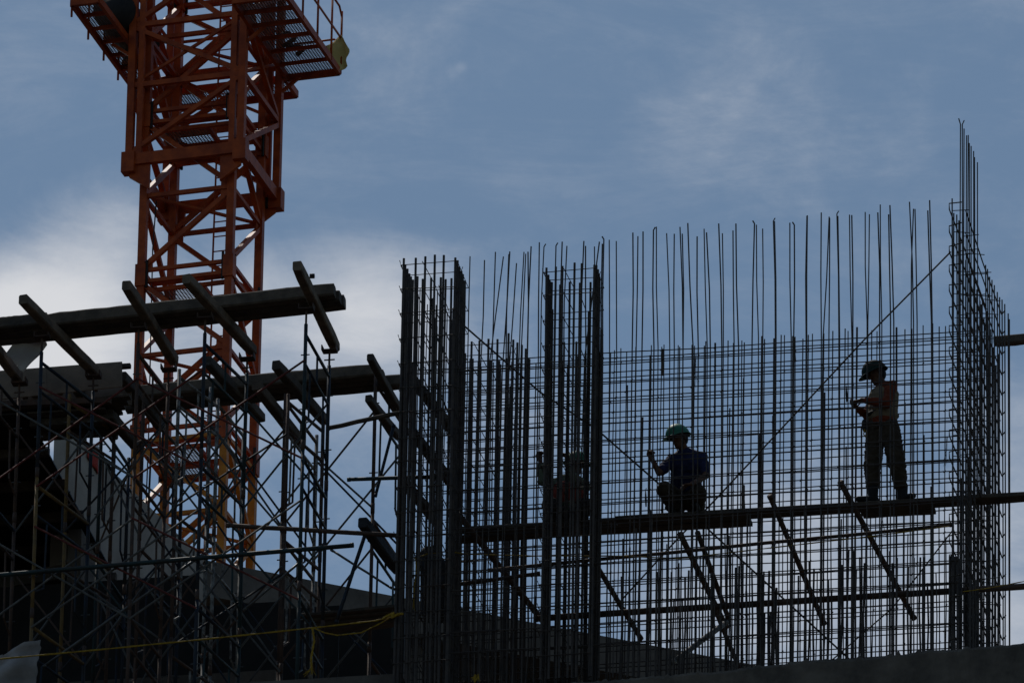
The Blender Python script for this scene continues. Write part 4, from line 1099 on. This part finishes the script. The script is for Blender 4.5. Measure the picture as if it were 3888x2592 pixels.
# added black panels standing in for the deep shade behind the scaffold
SHADE_BLACK = mat('shade_black_plywood', (.022, .019, .017), (.012, .011, .010), .55, 0, 3, .2)  # deep shade put into a near-black base colour
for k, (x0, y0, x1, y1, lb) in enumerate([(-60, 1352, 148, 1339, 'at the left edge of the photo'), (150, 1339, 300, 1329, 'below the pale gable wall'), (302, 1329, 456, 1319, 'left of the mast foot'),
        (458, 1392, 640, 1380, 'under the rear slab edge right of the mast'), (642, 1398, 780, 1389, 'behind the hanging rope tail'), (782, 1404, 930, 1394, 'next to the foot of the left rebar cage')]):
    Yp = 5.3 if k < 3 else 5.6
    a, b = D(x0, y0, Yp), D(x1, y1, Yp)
    pn = thing('shade_panel', 'black panel added for the deep shade ' + lb, 'formwork', (a.x, Yp, ZF), 'added shade panels')
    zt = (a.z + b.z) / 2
    prism('sheet', [(a.x, Yp), (b.x, Yp), (b.x, Yp + .02), (a.x, Yp + .02)], ZF, zt, SHADE_BLACK, pn)
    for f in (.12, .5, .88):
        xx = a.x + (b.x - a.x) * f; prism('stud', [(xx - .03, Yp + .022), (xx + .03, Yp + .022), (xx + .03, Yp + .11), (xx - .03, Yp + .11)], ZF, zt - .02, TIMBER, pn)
# loose tubes tied across
for (x0, y0, x1, y1, Y, r, m, lb) in [
    (-30, 1322, 812, 1251, .80, .026, TEAL, 'long level teal tube across the front scaffold, open end at the right'),
    (520, 1206, 925, 1230, 1.1, .026, RUSTY, 'level tube from the scaffold to the left rebar cage'),
    (750, 984, 925, 946, 2.2, .026, TIMBER, 'level tube tied high beside the left rebar cage'),
    (841, 1219, 772, 1430, 1.3, .022, BLUE, 'leaning tube between scaffold and left rebar cage'),
    (905, 975, 862, 1140, 2.0, .018, BLUE, 'thin leaning tube next to the left rebar cage'),
    (480, 1262, 100, 1530, .95, .016, GREYT, 'long grey tube slanting down left across the lower scaffold'),
    (690, 1290, 560, 1400, 1.4, .014, GREYT, 'grey tube slanting low right of the crane'),
    (900, 1350, 760, 1262, 2.8, .014, GREYT, 'thin tube slanting down to the left rebar cage foot')]:
    pole(lb, D(x0, y0, Y), D(x1, y1, Y + .02), r, m, 'loose scaffold tubes', 'scaffold_tube', 'tube')
# boards stacked low beside the left cage
for k in range(4):
    y = 1398 + k * 11
    o = timber('stacked_board', D(690 + k * 14, y + 19, 2.3 + k * .07), D(920, y - 3, 2.3 + k * .07), .16, .035, TIMBER, None, 10)
    tag(o, ['topmost', 'second', 'third', 'lowest'][k] + ' of the dark boards stacked low left of the left rebar cage', 'board', 'stacked dark boards')
# pale sheets
def sheet(name, label, pts, Y, m, nsub=10, amp=.015, dy=.0):
    V, F = [], []
    a, b, c, d = [D(x, y, Y + dyy) for (x, y, dyy) in pts]
    for i in range(nsub + 1):
        for j in range(nsub + 1):
            f, g_ = i / nsub, j / nsub
            v = a.lerp(b, f).lerp(d.lerp(c, f), g_)
            edge = random.uniform(-.012, .012) if i in (0, nsub) or j in (0, nsub) else 0
            V.append(v + Vector((edge, amp * math.sin(f * 7 + g_ * 3) + amp * .6 * math.sin(g_ * 11), edge)))
    n_ = nsub + 1
    for i in range(nsub):
        for j in range(nsub): F.append((i * n_ + j, (i + 1) * n_ + j, (i + 1) * n_ + j + 1, i * n_ + j + 1))
    o = link_mesh(name, V, F, m, None, True); tag(o, label, 'sheet', None)
    md = o.modifiers.new('t', 'SOLIDIFY'); md.thickness = .006
    return o
sheet('plastic_sheet', 'pale square sheet hanging corner down under the upper bearer', [(12, 812, .0), (64, 742, .0), (111, 792, .1), (53, 857, .1)], 1.45, SHEET)
sheet('plastic_sheet', 'torn white sheet in the lower left corner', [(-20, 1508, 0), (91, 1466, 0), (78, 1600, .1), (-20, 1600, .1)], .70, mat('dusty_sheet', (.34, .315, .305), (.22, .205, .2), .8, 0, 2.5, .4), 16, .05)
# concrete edge at the bottom
o = struct(prism('slab_edge', [(D(-60, 1560, 4.6).x, 4.6), (D(632, 1540, 4.6).x, 4.6), (D(632, 1540, 4.6).x, 4.9), (D(-60, 1560, 4.6).x, 4.9)], ZF - .002, D(560, 1541, 4.6).z, CONC))

# ------------------------------------------------------------------ ropes
def rope(label, pts, r=.0085, sag=0, fray=None, m=ROPE, strands=2):
    t = thing('yellow_rope', label, 'rope', pts[0], 'yellow ropes')
    fine = []
    for a, b in zip(pts, pts[1:]):
        for i in range(8): fine.append(a.lerp(b, i / 8) - Vector((0, 0, sag * math.sin(math.pi * i / 8))))
    fine.append(pts[-1])
    for s in range(strands):
        q_ = [p + Vector((math.cos(k * 1.1 + s * math.pi) * r * .55, 0, math.sin(k * 1.1 + s * math.pi) * r * .55)) for k, p in enumerate(fine)]
        tube('strand', q_, r * .8, m, t, 6)
    if fray:
        for k in range(fray):
            e = fine[-1]; dv = Vector((random.uniform(-.10, .05), random.uniform(-.03, .03), random.uniform(-.08, .01)))
            tube('frayed_end', [e + Vector((0, 0, .03)), e + dv * .5, e + dv], .004, m, t, 4)
    return t
rope('long yellow rope stretched across the lower scaffold to the left rebar cage', [D(-20, 1514, .2), D(240, 1490, .2), D(480, 1466, .2), D(720, 1441, .2), D(860, 1425, .1), D(918, 1412, -.06)], .0085)
rope('slack yellow rope looping below the knot at the left rebar cage', [D(722, 1442, .18), D(745, 1452, .15), D(775, 1458, .1), D(830, 1452, .1), D(875, 1430, .05), D(905, 1412, -.05)], .007)
rope('yellow rope tail hanging with a frayed end', [D(718, 1443, .17), D(722, 1470, .17), D(715, 1510, .17), D(716, 1536, .17)], .011, 0, 14)
rope('yellow rope knotted round the left rebar cage', [D(880, 1420, 0), D(890, 1413, -.04), D(905, 1407, -.06), D(900, 1417, -.06), D(912, 1410, -.06), D(925, 1408, -.07)], .014)
rope('thin orange yellow rope strung level through the core below the planks', [D(950, 1283, .4), D(985, 1270, .4), D(1030, 1266, .35), D(1075, 1272, .3), D(1240, 1276, .3), D(1420, 1276, .3), D(1560, 1282, .3), D(1800, 1254, .3), D(2000, 1231, .3), D(2180, 1208, .3)], .006)
rope('yellow rope drop hanging inside the left rebar cage', [D(955, 1283, .4), D(957, 1310, .4), D(952, 1345, .4), D(950, 1395, .4)], .008, 0, 4)
rope('yellow rope slanting in front of the right cage to the photo edge', [D(2212, 1358, .0), D(2270, 1350, -.02), D(2375, 1330, -.05)], .005)
rope('yellow rope scrap tied at the very bottom of the left cages', [D(1086, 1560, -.02), D(1092, 1548, -.02), D(1090, 1565, -.02), D(1099, 1552, -.02)], .009, 0, 6)
# dark bundle and pale bucket by the left cage
B = Blob(); c = D(995, 1320, 1.3)
B.limb([D(985, 1275, 1.3), D(998, 1310, 1.3), D(1000, 1400, 1.3)], [.11, .17, .17]); B.ball(D(1012, 1345, 1.3), .15)
sk = thing('dark_bundle', 'dark rounded bundle hanging behind the foot of the left cage', 'bundle', D(1000, 1420, 1.3)); B.build('bundle', BLACKT, sk, .014, 4)
